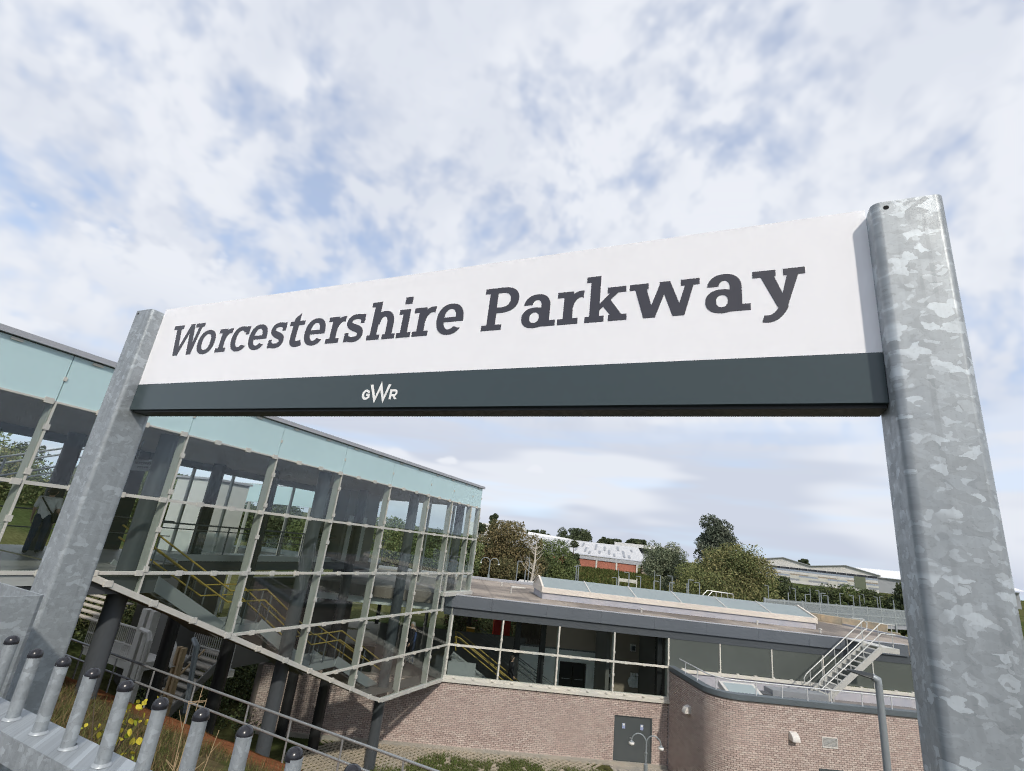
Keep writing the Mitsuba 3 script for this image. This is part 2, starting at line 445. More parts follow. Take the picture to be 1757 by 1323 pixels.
gx = grid_axis(-34, 16, 0.5, 4500)
gy = np.unique(np.concatenate([grid_axis(-2, 46, 0.5, 4500), [1.34, 1.36, 10.15, 10.2, 10.25, 10.3, 10.35, 10.4]]))
GX, GY = np.meshgrid(gx, gy)
GZ = zground(GX, GY)
near = np.hypot(GX + 8, GY - 8) < 40
GZ = GZ + np.where(near & (GY > 1.4), 0.10 * (meshkit.fbm(np.stack([GX * 1.3, GY * 1.3, GX * 0], -1), 3, 2) - 0.5), 0)
nx, ny = len(gx), len(gy)
idx = np.arange(nx * ny).reshape(ny, nx)
quads = np.stack([idx[:-1, :-1], idx[:-1, 1:], idx[1:, 1:], idx[1:, :-1]], -1).reshape(-1, 4)
g = MB().add(np.stack([GX, GY, GZ], -1).reshape(-1, 3), quads)
struct('ground', g, 'ground', 'brown and green earth bank falling away to rough grass', smooth=True)
m = MB(); m.span((-40, -14, -0.24), (24, 0.95, 0.0))
struct('platform', m, 'asphalt', 'grey asphalt station platform behind the railing')
m = MB(); m.span((-30, 10.27, -7.6), (14, 10.45, -3.95))
rw = thing('retaining_wall', 'concrete retaining wall holding the earth bank under the handrail', 'wall')
put('wall', m, 'concrete', rw)
# grass and lattice paving at the foot of the brick wall
pv = MB(); cell = 0.33
for i in range(-32, 36):
    for sgn in (1, -1):
        a = (i * cell, -4.4); b = (i * cell + sgn * 3.0, -1.4)
        s0, s1 = max(-5.6, min(a[0], b[0])), min(8.2, max(a[0], b[0]))
        if s1 - s0 < 0.1:
            continue
        f = lambda s: a[1] + (s - a[0]) * sgn
        for s2 in np.arange(s0, s1 - 0.05, 0.75):
            s3 = min(s2 + 0.75, s1)
            o0, o1 = f(s2), f(s3)
            pv.bar(B(s2, o0 + 0.0, -7.47 + 0.0), B(s3, o1, -7.47), 0.075, 0.05)
for i in range(-18, 26):
    for sgn in (1, -1):
        a = (i * cell, -1.4); b = (i * cell + sgn * 1.35, -0.05)
        if min(a[0], b[0]) < -5.6 or max(a[0], b[0]) > 8.2:
            continue
        pv.bar(B(a[0], a[1], -7.47), B(b[0], b[1], -7.47), 0.075, 0.05)
struct('paving', pv, 'paver', 'pale diamond lattice grass paving at the foot of the wall')
m = MB(); bbox(m, 8.2, 11.05, -2.6, -0.03, -7.62, -7.46); bbox(m, 8.2, 10.9, -2.9, -2.6, -7.7, -7.5)
struct('pavement', m, 'concrete', 'pale concrete apron in front of the grey door')
fl = MB(); bbox(fl, -8, 11.0, -0.16, -0.005, -7.6, -7.34)
struct('kerb', fl, 'concrete', 'dusty concrete plinth strip along the foot of the brick wall')


def blades(n, pos, h0, h1, lean, cols, w=0.012):
    mb = MB()
    P = pos(n)
    hh = RNG.uniform(h0, h1, n); a = RNG.uniform(0, 2 * math.pi, n); l = RNG.uniform(0, lean, n) * hh
    sd = np.stack([np.cos(a), np.sin(a), 0 * a], 1) * w
    ld = np.stack([-np.sin(a), np.cos(a), 0 * a], 1) * l[:, None]
    mid = P + ld * 0.35 + np.stack([0 * a, 0 * a, hh * 0.6], 1)
    tip = P + ld + np.stack([0 * a, 0 * a, hh], 1)
    V = np.stack([P - sd, P + sd, mid + sd * 0.6, mid - sd * 0.6, tip], 1).reshape(-1, 3)
    b = np.arange(n)[:, None] * 5
    F = np.vstack([b + [0, 1, 2], b + [0, 2, 3], b + [3, 2, 4]])
    C = np.asarray(cols)[RNG.integers(0, len(cols), n)] * RNG.uniform(0.7, 1.3, (n, 1))
    mb.add(V, F); mb.c.append(np.repeat(C, 5, 0))
    return mb


def lawn_pos(n):
    P = np.zeros((0, 3))
    while len(P) < n:
        s, o = RNG.uniform(-2.6, 8.2, n), RNG.uniform(-5.2, -0.5, n)
        e = -1.05 + 0.9 * (meshkit.fbm(np.stack([s * 0.8, s * 0 + 1, s * 0], 1), 3, 6) - 0.5) * 2 - np.clip(0.8 - s, 0, 5) * 0.55 + np.clip(RNG.normal(0, 0.22, n), -.5, .6)
        ok = (o < e) & ((meshkit.noise(np.stack([s * 3, o * 3, s * 0], 1), 4) > 0.22))
        q = B(0, 0, -7.5) + s[ok, None] * TT + o[ok, None] * NN
        P = np.vstack([P, q])
    return P[:n]


k = put('grass', blades(70000, lawn_pos, 0.05, 0.18, 0.9, [(0.095, 0.135, 0.040), (0.125, 0.145, 0.055), (0.07, 0.105, 0.03), (0.15, 0.145, 0.07)], 0.014), 'leaf', stuff=True)
labels[k] = {'label': 'short green grass growing through the lattice paving below the brick wall', 'category': 'grass', 'kind': 'stuff'}


def bank_pos(n):
    x = RNG.uniform(-17, 3, n); y = RNG.uniform(1.5, 10.0, n) ** 1.0
    y = 1.5 + (y - 1.5) * RNG.uniform(0.3, 1, n) ** 0.6
    d = meshkit.noise(np.stack([x * 1.1, y * 1.1, x * 0], 1), 9)
    keep = (d > 0.30) & ~((y > 8.2) & (RNG.uniform(0, 1, n) < 0.75))
    x, y = x[keep], y[keep]
    return np.stack([x, y, zground(x, y) - 0.05], 1)


def bank_fixed(n):
    P = bank_pos(n * 3)
    return P[:n]


k = put('weeds', blades(60000, bank_fixed, 0.05, 0.26, 1.3, [(0.135, 0.10, 0.050), (0.085, 0.085, 0.034), (0.165, 0.12, 0.065), (0.07, 0.075, 0.028), (0.115, 0.07, 0.042), (0.10, 0.075, 0.04), (0.085, 0.105, 0.035), (0.11, 0.12, 0.045)], 0.007), 'leaf', stuff=True)
labels[k] = {'label': 'dry brown and green weeds covering the earth bank behind the railing', 'category': 'weeds', 'kind': 'stuff'}

# ------------------------------------------------------------------ station name sign
SX, SY, SZ = -2.364, 1.20, 2.14
sign = thing('station_name_sign', 'long white station name board with dark lower band between two galvanised posts', 'sign')
mb = MB(); mb.span((SX, SY, SZ - 0.0085), (0.286, SY + 0.085, SZ + 0.354))
put('board', mb, 'sign_white', sign, label='white name board with dark grey lettering')
mb = MB()
mb.span((SX + 0.001, SY - 0.002, SZ - 0.122), (0.285, SY + 0.087, SZ - 0.0095))
put('lower_band', mb, 'sign_band', sign, label='dark green grey lower band with white logo')
mb = MB()
mb.span((SX + 0.002, SY + 0.012, SZ - 0.130), (0.284, SY + 0.078, SZ - 0.1225))
put('bottom_channel', mb, 'sign_under', sign)

H, X, ST, TH = 0.143, 0.103, 0.0275, 0.0178


def R(x0, y0, x1, y1):
    return sbox(min(x0, x1), min(y0, y1), max(x0, x1), max(y0, y1))


def PG(*p):
    return Polygon(p)


def arc(cx, cy, rx, ry, a0, a1, n=24, e=2.25):
    t = np.radians(np.linspace(a0, a1, n))
    c, s = np.cos(t), np.sin(t)
    return list(zip(cx + rx * np.sign(c) * np.abs(c) ** (2 / e), cy + ry * np.sign(s) * np.abs(s) ** (2 / e)))


def ring(x0, x1, y0, y1, ws, wt):
    cx, cy, rx, ry = (x0 + x1) / 2, (y0 + y1) / 2, (x1 - x0) / 2, (y1 - y0) / 2
    return Polygon(arc(cx, cy, rx, ry, 0, 360, 60)).difference(Polygon(arc(cx, cy, rx - ws, ry - wt, 0, 360, 60)))


def stroke(pts, w, cap='flat'):
    return LineString(pts).buffer(w / 2, cap_style=cap, join_style='round', quad_segs=8)


def vstroke(pts, w0, w1):
    """a stroke whose width runs from w0 to w1 to w0 along its length"""
    pts = np.asarray(pts); n = len(pts)
    out = []
    for i in range(n - 1):
        t = math.sin(math.pi * (i + 0.5) / (n - 1))
        out.append(LineString(pts[i:i + 2]).buffer((w0 + (w1 - w0) * t) / 2, quad_segs=6))
    return unary_union(out)


def spline(p, n=40):
    from scipy.interpolate import CubicSpline
    p = np.asarray(p, float); t = np.r_[0, np.cumsum(np.linalg.norm(np.diff(p, axis=0), axis=1))]
    return CubicSpline(t, p)(np.linspace(0, t[-1], n))


OV = 0.003
def g_W(w):
    s = w / 0.205
    p = [R(0, H - TH, 0.066, H), R(0.148, H - TH, 0.205, H),
         PG((0.019, H - .002), (0.049, H - .002), (0.081, 0), (0.051, 0)),
         PG((0.060, 0), (0.080, 0), (0.134, H), (0.113, H)),
         PG((0.110, H), (0.138, H), (0.168, 0), (0.140, 0)),
         PG((0.147, 0), (0.167, 0), (0.194, H - .002), (0.174, H - .002))]
    return affinity.scale(unary_union(p), s, 1, origin=(0, 0))
def g_o(w): return ring(0, w, -OV, X + OV, ST * 0.98, TH * 1.05)
def g_e(w):
    r = ring(0, w, -OV, X + OV, ST * 0.98, TH * 1.05)
    cut = PG((w * 0.52, X * 0.405), (w * 1.3, X * 0.405), (w * 1.3, X * 0.20), (w * 0.86, X * 0.215), (w * 0.66, X * 0.30))
    return unary_union([r.difference(R(w * 0.52, X * 0.24, w * 1.2, X * 0.405)).difference(PG((w * .62, X * .3), (w * 1.2, X * .45), (w * 1.2, X * .14), (w * .80, X * .20))), R(ST * 0.7, X * 0.405, w - 0.006, X * 0.405 + 0.0165)])
def g_c(w):
    r = ring(0, w * 1.06, -OV, X + OV, ST * 0.98, TH * 1.05)
    r = r.difference(PG((w * 0.60, X * 0.72), (w * 1.4, X * 0.95), (w * 1.4, X * 0.12), (w * 0.78, X * 0.22), (w * .6, X * .3)))
    return unary_union([r, R(w * 0.80, X * 0.66, w, X + 0.0005)])
def g_r(w, ov=-0.004):
    return unary_union([R(0, 0, 0.060, TH), R(0.016, 0, 0.016 + ST, X), R(ov, X - TH, 0.03, X),
                        stroke(spline([(0.034, X * 0.50), (0.043, X * 0.76), (0.058, X * 0.88), (w, X * 0.885)]), 0.0205), R(w - 0.002, X * 0.77, w, X * 1.0)])
def g_s(w):
    c = spline([(w * .86, X * .80), (w * .72, X * .905), (w * .48, X * .925), (w * .22, X * .85), (w * .16, X * .70), (w * .32, X * .57), (w * .62, X * .47), (w * .82, X * .35), (w * .80, X * .17), (w * .54, X * .075), (w * .28, X * .10), (w * .13, X * .20)], 60)
    b = unary_union([LineString(c[i:i + 2]).buffer(0.0095 + 0.0040 * math.exp(-((i - 30) / 12) ** 2), quad_segs=6) for i in range(59)])
    return unary_union([b.intersection(R(0, -OV, w, X + OV)), R(w * .76, X * .665, w * .95, X), R(w * .03, 0, w * .22, X * .335)])
def g_t(w):
    return unary_union([R(0.0, X - TH, w * 0.93, X), PG((0.019, X * .6), (0.019, X + .012), (0.046, H - .008), (0.046, X * .6)), R(0.018, X * .2, 0.018 + ST, X),
                        stroke(spline([(0.018 + ST / 2, X * .32), (0.036, X * .13), (0.050, X * .085), (w * .97, X * .13)]), 0.024)])
def arch(x0, x1):
    """shoulder of h: from the stem at x0 to the right stem centred at x1"""
    r = ring(x0 - 0.012, x1 + ST / 2, X * 0.05, X + OV, ST, TH * 1.2).intersection(R(x0 - 0.004, X * 0.55, x1 + ST, X + OV))
    return unary_union([r, R(x1 - ST / 2, 0, x1 + ST / 2, X * 0.60)])
def g_h(w):
    return unary_union([R(0, 0, 0.053, TH), R(w - 0.055, 0, w - 0.003, TH), R(0.012, 0, 0.012 + ST, H), R(-0.003, H - TH, 0.02, H), arch(0.030, w - 0.030)])
def g_i(w):
    return unary_union([R(0.003, 0, w - 0.003, TH), R(0.017, 0, 0.017 + ST, X), R(0.001, X - TH, 0.03, X), R(0.016, X + 0.020, 0.016 + 0.029, X + 0.046)])
def g_P(w):
    y0, y1 = H * 0.395, H
    bowl = Polygon(arc(w * .52, (y0 + y1) / 2, w * .48, (y1 - y0) / 2, -90, 90, 40, 2.3) + [(0.03, y1), (0.03, y0)])
    inn = Polygon(arc(w * .52, (y0 + y1) / 2, w * .48 - ST, (y1 - y0) / 2 - TH * 1.05, -90, 90, 40, 2.3) + [(0.017 + ST, y1 - TH * 1.05), (0.017 + ST, y0 + TH * 1.05)])
    return unary_union([R(0, 0, 0.067, TH), R(0.017, 0, 0.017 + ST + .001, H), R(0, H - TH, 0.05, H), bowl]).difference(inn)
def g_a(w):
    xs = w - 0.046
    bowl = ring(0, xs + ST * 0.75, -OV, X * 0.615, ST * 0.92, TH * 0.92)
    top = ring(0.004, xs + ST, X * 0.22, X + OV, ST * 0.98, TH * 1.05)
    top = unary_union([top.intersection(R(0, X * 0.70, w, X + OV)), top.intersection(R(xs * 0.7, X * 0.45, w, X + OV))])
    return unary_union([bowl.intersection(R(0, -OV, xs + ST * .6, X)), top, R(xs, TH * .0, xs + ST, X * .66), R(xs, 0, w, TH)])
def g_k(w):
    return unary_union([R(0, 0, 0.054, TH), R(0.013, 0, 0.013 + ST, H), R(0, H - TH, 0.02, H), R(0.061, X - TH, 0.112, X), R(0.066, 0, w, TH),
                        PG((0.040, X * .34), (0.040, X * .53), (0.081, X - .004), (0.106, X - .004)),
                        PG((0.049, X * .46), (0.068, X * .66), (0.109, TH * .4), (0.079, TH * .4))])
def g_w(w):
    return unary_union([R(0, X - TH, 0.050, X), R(0.132, X - TH, w, X),
                        PG((0.011, X - .003), (0.041, X - .003), (0.068, 0), (0.038, 0)), PG((0.046, 0), (0.068, 0), (0.103, X), (0.081, X)),
                        PG((0.078, X), (0.105, X), (0.141, 0), (0.112, 0)), PG((0.119, 0), (0.141, 0), (0.167, X - .003), (0.146, X - .003))])
def g_y(w):
    return unary_union([R(0, X - TH, 0.051, X), R(0.067, X - TH, w, X), PG((0.012, X - .003), (0.042, X - .003), (0.073, 0.010), (0.052, 0.000)),
                        PG((0.078, X - .003), (0.103, X - .003), (0.072, 0.0), (0.052, -0.012)), stroke(spline([(0.066, 0.006), (0.056, -0.013), (0.044, -0.024), (0.020, -0.0265)]), 0.0185)])


TEXT = [('W', g_W, .117, .205), ('o', g_o, .312, .107), ('r', g_r, .438, .075), ('c', g_c, .520, .095), ('e', g_e, .623, .098), ('s', g_s, .737, .082), ('t', g_t, .833, .080),
        ('e', g_e, .920, .098), ('r', g_r, 1.032, .074), ('s', g_s, 1.114, .084), ('h', g_h, 1.218, .120), ('i', g_i, 1.339, .062), ('r', g_r, 1.405, .078), ('e', g_e, 1.493, .098),
        ('P', g_P, 1.660, .116), ('a', g_a, 1.791, .106), ('r', g_r, 1.904, .073), ('k', g_k, 1.984, .116), ('w', g_w, 2.106, .178), ('a', g_a, 2.297, .103), ('y', g_y, 2.406, .113)]
for ch, fn, x, w in TEXT:
    mb = MB().prism(fn(w), 0.0012, [[1, 0, 0, SX + x], [0, 0, -1, SY], [0, 1, 0, SZ + 0.1165]])
    put('letter', mb, 'letter', sign)
# company logo in the lower band
LG = [('G', unary_union([vstroke(arc(1.2715, -0.0797, 0.0125, 0.0135, 42, 318, 26, 2), 0.0075, 0.0082), R(1.272, -0.0835, 1.2865, -0.0765), R(1.2795, -0.0915, 1.2865, -0.0765)])),
      ('W', PG((1.2825, -.046), (1.293, -.046), (1.3095, -.0885), (1.3255, -.036), (1.3435, -.0885), (1.3545, -.046), (1.3650, -.046), (1.3435, -.109), (1.3255, -.064), (1.3095, -.109))),
      ('R', unary_union([R(1.3655, -.0965, 1.3735, -.0635), R(1.37, -.0705, 1.384, -.0635), R(1.37, -.0865, 1.384, -.0795), PG((1.377, -.084), (1.385, -.084), (1.3955, -.0965), (1.3865, -.0965)),
                         Polygon(arc(1.384, -.075, .0105, .0115, -90, 90, 20, 2)).difference(Polygon(arc(1.384, -.075, .0040, .0046, -90, 90, 20, 2)))]))]
for ch, p in LG:
    mb = MB().prism(p, 0.0012, [[1, 0, 0, SX], [0, 0, -1, SY - 0.002], [0, 1, 0, SZ]])
    put('logo_letter', mb, 'logo_white', sign)
for x0 in (0.2865, SX - 0.1305):
    mp = rounded_post(x0, x0 + 0.130, 1.148, 1.290, -0.4, 2.472, 0.017)
    hx = x0 + (0.026 if x0 > 0 else 0.030)
    p = put('post', mp, 'galv' if x0 > 0 else 'galv_mid', sign, smooth=35)
    hole = MB(); hole.lathe([(0.0001, 0), (0.0052, 0), (0.0052, 0.002)], (0, 0, 0), 18)
    v, f = hole.mesh(); v = np.stack([v[:, 0] + hx, 1.1478 - v[:, 2] * 0.4, v[:, 1] + 2.456], 1)
    put('bolt_hole', MB().add(v, f), 'hole', p)

# ------------------------------------------------------------------ tubular railing in the foreground
fence = thing('tubular_railing', 'galvanised railing of round tubes with black domed caps beside the sign', 'railing')
FX0, FDX = -1.5095, 0.1101
mb = MB(); mb.span((-2.9, 0.662, 1.145), (0.9, 0.742, 1.190))
put('top_rail', mb, 'galv_fine', fence)
mb = MB(); mb.span((-2.9, 0.662, 0.15), (0.9, 0.742, 0.195))
put('bottom_rail', mb, 'galv_fine', fence)
for i in range(-3, 12):
    x = FX0 + i * FDX + RNG.normal(0, 0.0012); hz_ = RNG.normal(0, 0.0022)
    mb = MB(); mb.tube([(x, 0.70, 0.05), (x + RNG.normal(0, 0.0015), 0.70 + RNG.normal(0, 0.0015), 1.312 + hz_)], 0.0120, 20)
    tk = put('tube', mb, 'galv_fine', fence, smooth=40)
    mb = MB(); mb.lathe([(0.0133, -0.0035), (0.0133, 0.001), (0.0124, 0.0055), (0.0100, 0.0095), (0.006, 0.0122), (0.0001, 0.0132)], (x, 0.70, 1.312 + hz_), 20)
    put('cap', mb, 'plastic_black', tk, smooth=40)
    mb = MB(); mb.lathe([(0.0165, 0.0), (0.015, 0.0025), (0.0124, 0.005)], (x, 0.70, 1.1905), 14)
    put('weld', mb, 'weld', tk, smooth=True)
gp = thing('end_plate', 'folded galvanised steel end plate of the railing at the left sign post', 'plate')
gpp = sbox(-2.006, 0.77, -2.0, 0.955).union(sbox(-2.3, 0.966, -2.02, 0.972)).union(Polygon([(-2.006, 0.95), (-2.0, 0.95), (-2.0, 0.957), (-2.013, 0.972), (-2.022, 0.972), (-2.022, 0.966), (-2.015, 0.966), (-2.006, 0.956)]))
put('plate', trimesh.creation.extrude_polygon(gpp, 1.538, engine='earcut').apply_translation([0, 0, -0.2]), 'galv_fine', gp, smooth=35)

# ------------------------------------------------------------------ glazed station building (facade plane x = FXX)
FXX = -13.06
gb = thing('glass_station_building', 'raised glass walled station concourse with pale aqua fascia on dark columns', 'building')
YM = [-0.58, 2.33, 5.24, 8.15, 11.04, 13.95, 16.86, 19.80, 21.93, 23.95, 24.98]
ZL = [-4.70, -3.20, -1.58, 0.05, 1.765, 3.43]
region = Polygon([(-3.4, 0.05), (6.9, 0.05), (18.0, -4.42), (18.7, -4.66), (23.44, -4.70), (23.44, -0.80), (24.98, -0.80), (24.98, 3.43), (-3.4, 3.43)])
ys = [-3.4] + YM
MF = [[0, 0, 1, FXX], [1, 0, 0, 0], [0, 1, 0, 0]]    # (y, z, out) -> world
for y0, y1 in zip(ys[:-1], ys[1:]):
    for z0, z1 in zip(ZL[:-1], ZL[1:]):
        c = region.intersection(sbox(y0 + 0.02, z0 + 0.02, y1 - 0.02, z1 - 0.02))
        if c.area > 0.05:
            put('pane', MB().sheet(c, MF), 'glass', gb)
    # aqua fascia panel over the bay
    pn = put('fascia_panel', MB().span((FXX - 0.03, y0 + 0.008, 3.455), (FXX, y1 - 0.008, 4.48)), 'aqua', gb)
clamps = MB()
def zlow(y):
    return np.interp(y, [6.9, 18.0, 18.7, 23.44], [0.05, -4.42, -4.66, -4.70]) if y < 23.5 else -0.80
for y in YM:
    zb = zlow(y) if y > 6.9 else 0.05
    mb = MB(); mb.span((FXX + 0.004, y - 0.018, zb), (FXX + 0.035, y + 0.018, 3.43))
    mk = put('mullion', mb, 'trim', gb)
    mb = MB(); mb.span((FXX - 0.26, y - 0.04, zb + 0.05), (FXX - 0.01, y + 0.04, 3.42))
    put('fin', mb, 'mullion', mk)
    for z in np.arange(2.9, zb + 0.25, -0.92):
        clamps.box((FXX + 0.03, y, z), (0.05, 0.10, 0.12))
    clamps.box((FXX + 0.012, y, 3.95), (0.03, 0.06, 0.09))
    for z in (3.55, 4.35):
        pass
yc = 23.44
mb = MB(); mb.span((FXX - 0.10, yc - 0.05, -4.7), (FXX + 0.03, yc + 0.05, -0.80)); put('corner_mullion', mb, 'mullion', gb)
mb = MB(); mb.span((FXX - 0.05, 22.35, -1.58), (FXX + 0.03, 22.47, 0.05)); put('mullion', mb, 'mullion', gb)
for z, a, b in ((1.765, -3.4, 24.98), (0.05, -3.4, 24.98), (-1.58, 10.95, 22.45), (-3.20, 14.97, 23.44), (3.435, -3.4, 24.98)):
    w = 0.036 if z < 3 else 0.02
    mb = MB(); mb.span((FXX - 0.06, a, z - w), (FXX + 0.028, b, z + w)); put('transom', mb, 'trim', gb)
    for y in np.arange(a + 0.75, b, 0.97):
        clamps.box((FXX + 0.035, y, z), (0.05, 0.16, 0.12))
for a, b in (((6.85, 0.05), (18.0, -4.42)), ((18.0, -4.42), (18.7, -4.66)), ((18.7, -4.66), (23.44, -4.70))):
    mb = MB(); mb.bar((FXX - 0.03, a[0], a[1]), (FXX - 0.03, b[0], b[1]), 0.16, 0.13); put('bottom_rail', mb, 'trim', gb)
    L = math.hypot(b[0] - a[0], b[1] - a[1])
    for t in np.arange(0.6, L, 1.25) / L:
        clamps.box((FXX + 0.06, a[0] + (b[0] - a[0]) * t, a[1] + (b[1] - a[1]) * t), (0.04, 0.18, 0.13))
for y in np.arange(-3, 25, 1.45):
    clamps.box((FXX + 0.012, y, 4.44), (0.05, 0.20, 0.05))
put('clamp', clamps, 'trim', gb, stuff=True)
mb = MB(); mb.span((FXX - 0.4, -3.5, 4.50), (FXX + 0.10, 25.08, 4.62)); mb.span((FXX - 7.1, 24.7, 4.50), (FXX - 0.4, 25.08, 4.62)); put('coping', mb, 'coping', gb)
mb = MB(); mb.span((FXX - 7.0, -3.4, 4.30), (FXX - 0.06, 24.9, 4.5)); rf = put('roof', mb, 'felt', gb)
mb = MB(); mb.span((FXX - 7.0, -3.4, 3.46), (FXX - 0.06, 24.9, 3.56))
for y in (): pass
put('soffit', mb, 'soffit', gb)
for y in np.arange(-2, 24.5, 0.60):          # lines of the slatted ceiling
    pass
mb = MB()
for x in np.arange(FXX - 6.8, FXX - 0.2, 0.30):
    mb.span((x, -3.4, 3.435), (x + 0.27, 24.8, 3.46))
put('ceiling_slat', mb, 'soffit', gb, stuff=True)
# the return wall at the far end
mb = MB().sheet(sbox(FXX - 7.0, -0.80, FXX - 0.05, 3.43), [[1, 0, 0, 0], [0, 0, 1, 24.96], [0, 1, 0, 0]]); put('end_pane', mb, 'glass', gb)
mb = MB(); mb.span((FXX - 7.0, 24.92, 3.455), (FXX - 0.035, 24.96, 4.48)); put('end_fascia', mb, 'aqua', gb)
for x in (FXX - 0.06, FXX - 1.6, FXX - 3.2):
    mb = MB(); mb.span((x - 0.05, 24.85, -0.8), (x + 0.05, 24.98, 3.43)); put('end_mullion', mb, 'mullion', gb)
mb = MB(); mb.span((FXX - 0.30, 22.3, -0.98), (FXX + 0.14, 25.05, -0.80)); put('flashing', mb, 'trim', gb)
# floors, void edge and balustrade
e0, e1 = (-17.0, 10.6), (-18.9, 24.7)
fp = Polygon([(FXX - 0.05, -3.4), (FXX - 0.05, 8.6), (-15.6, 8.6), (-15.6, 10.6), e0, e1, (-20.05, 24.8), (-20.05, -3.4)])
mb = MB().prism(fp, 0.03, [[1, 0, 0, 0], [0, 1, 0, 0], [0, 0, 1, -0.03]]); put('floor', mb, 'floor', gb)
mb = MB().prism(fp.buffer(-0.03), 0.38, [[1, 0, 0, 0], [0, 1, 0, 0], [0, 0, 1, -0.415]]); put('floor_slab', mb, 'slab_face', gb)
mb = MB(); mb.bar((*e0, 0.04), (*e1, 0.04), 0.06, 0.22); mb.bar((-15.6, 10.6, 0.04), (*e0, 0.04), 0.06, 0.22); mb.bar((FXX - 0.04, -3.4, -0.10), (FXX - 0.04, 6.9, -0.10), 0.06, 0.2)
put('skirting', mb, 'skirting', gb)
mb = MB(); mb.bar((-20.0, 7.4, 0.004), (FXX - 0.4, 7.4, 0.004), 0.10, 0.012); put('tactile_strip', mb, 'tactile', gb)
bal = MB(); d = np.array(e1) - np.array(e0); L = np.linalg.norm(d); d /= L
for i in range(11):
    q = np.array(e0) + d * L * i / 10
    bal.span((q[0] - 0.02, q[1] - 0.02, 0), (q[0] + 0.02, q[1] + 0.02, 1.12))
bal.tube([(*e0, 1.12), (*e1, 1.12)], 0.03, 8); bal.tube([(*e0, 0.95), (*e1, 0.95)], 0.02, 8)
put('balustrade', bal, 'dark_rail', gb)
for i in range(10):
    a, b = np.array(e0) + d * L * (i / 10 + 0.01), np.array(e0) + d * L * ((i + 1) / 10 - 0.01)
    put('balustrade_pane', MB().add([(*a, 0.15), (*b, 0.15), (*b, 0.9), (*a, 0.9)], [[0, 1, 2, 3]]), 'glass', gb)
# far side: posts, head beam, a solid lift wall and glazing
mb = MB(); mb.span((-20.15, -3.4, 3.18), (-19.95, 24.9, 3.45)); put('head_beam', mb, 'slab_face', gb)
for y in (-0.5, 5.2, 11.0, 16.9, 22.7):
    mb = MB(); mb.span((-20.2, y - 0.25, -0.9), (-19.8, y + 0.25, 3.43)); put('far_post', mb, 'column_black', gb)
for y in (13.2, 15.0, 18.4, 20.6):
    mb = MB(); mb.span((-20.12, y - 0.04, 0), (-20.0, y + 0.04, 3.2)); put('far_mullion', mb, 'mullion', gb)
mb = MB(); mb.span((-19.6, 20.0, 0.0), (-17.9, 22.4, 3.43)); put('lift_shaft', mb, 'inner_dark', gb)
mb = MB(); mb.span((-17.9, 20.25, 0.05), (-17.86, 21.6, 2.2)); put('lift_door', mb, 'skirting', gb)
for y in (-3.4, 2.2, 7.6, 16.0):
    mb = MB(); mb.tube([(-19.7, y, 1.08), (-19.7, y + 5.2, 1.08)], 0.025, 8); mb.tube([(-19.7, y, 0.55), (-19.7, y + 5.2, 0.55)], 0.02, 8)
    put('far_handrail', mb, 'dark_rail', gb)
for (x, y, zb, zt) in [(-13.85, -3.0, -1, 3.43), (-13.85, 2.35, -3.5, 3.43), (-13.85, 8.20, -7.6, 3.43), (-13.85, 13.98, -7.6, 3.43), (-13.85, 19.80, -7.6, 3.43), (-13.85, 24.2, -0.9, 3.43)]:
    mb = MB(); mb.tube([(x, y, zb), (x, y, zt)], 0.225, 24); put('column', mb, 'column', gb, smooth=40)
for (x, y) in [(-18.6, 8.3), (-18.9, 13.4), (-16.8, 14.2), (-16.8, 19.7), (-18.9, 19.9)]:
    mb = MB(); mb.tube([(x, y, -7.6), (x, y, 3.43)], 0.23, 20); put('column', mb, 'column_black', gb, smooth=40)
# staircase in three flights along the facade
def flight(y0, z0, y1, z1, x0, x1, parent, n):
    for x in (x0, x1):
        mb = MB(); mb.bar((x, y0, z0 - 0.05), (x, y1, z1 - 0.05), 0.06, 0.34); put('stringer', mb, 'stringer', parent)
    for i in range(n):
        t = (i + 0.5) / n
        mb = MB(); mb.span((x0 + 0.04, y0 + (y1 - y0) * t - 0.15, z0 + (z1 - z0) * t - 0.02), (x1 - 0.04, y0 + (y1 - y0) * t + 0.16, z0 + (z1 - z0) * t + 0.02))
        put('tread', mb, 'tread', parent)
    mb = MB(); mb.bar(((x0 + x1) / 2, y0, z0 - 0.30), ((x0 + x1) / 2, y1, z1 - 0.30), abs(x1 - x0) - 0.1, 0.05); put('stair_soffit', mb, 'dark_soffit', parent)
XA, XB = -15.5, -14.22
pts = [(8.7, 0.0), (11.6, -1.60), (12.95, -1.60), (15.5, -3.20), (17.0, -3.20), (20.3, -4.85)]
for (a, b) in ((pts[0], pts[1]), (pts[2], pts[3]), (pts[4], pts[5])):
    flight(a[0], a[1], b[0], b[1], XA, XB, gb, 9)
for (a, b) in ((pts[1], pts[2]), (pts[3], pts[4])):
    mb = MB(); mb.span((XA, a[0], a[1] - 0.24), (XB, b[0], a[1])); put('landing', mb, 'stringer', gb)
for x in (XA, XB):
    for hgt in (1.0, 0.68):
        mb = MB(); mb.tube([(x, y, z + hgt) for y, z in pts], 0.024, 8); put('handrail', mb, 'yellow', gb, smooth=40)
    mb = MB()
    for i in range(len(pts) - 1):
        for t in (0.1, 0.5, 0.9):
            y, z = pts[i][0] + (pts[i + 1][0] - pts[i][0]) * t, pts[i][1] + (pts[i + 1][1] - pts[i][1]) * t
            mb.span((x - 0.015, y - 0.015, z), (x + 0.015, y + 0.015, z + 1.0))
    put('baluster', mb, 'dark_rail', gb)
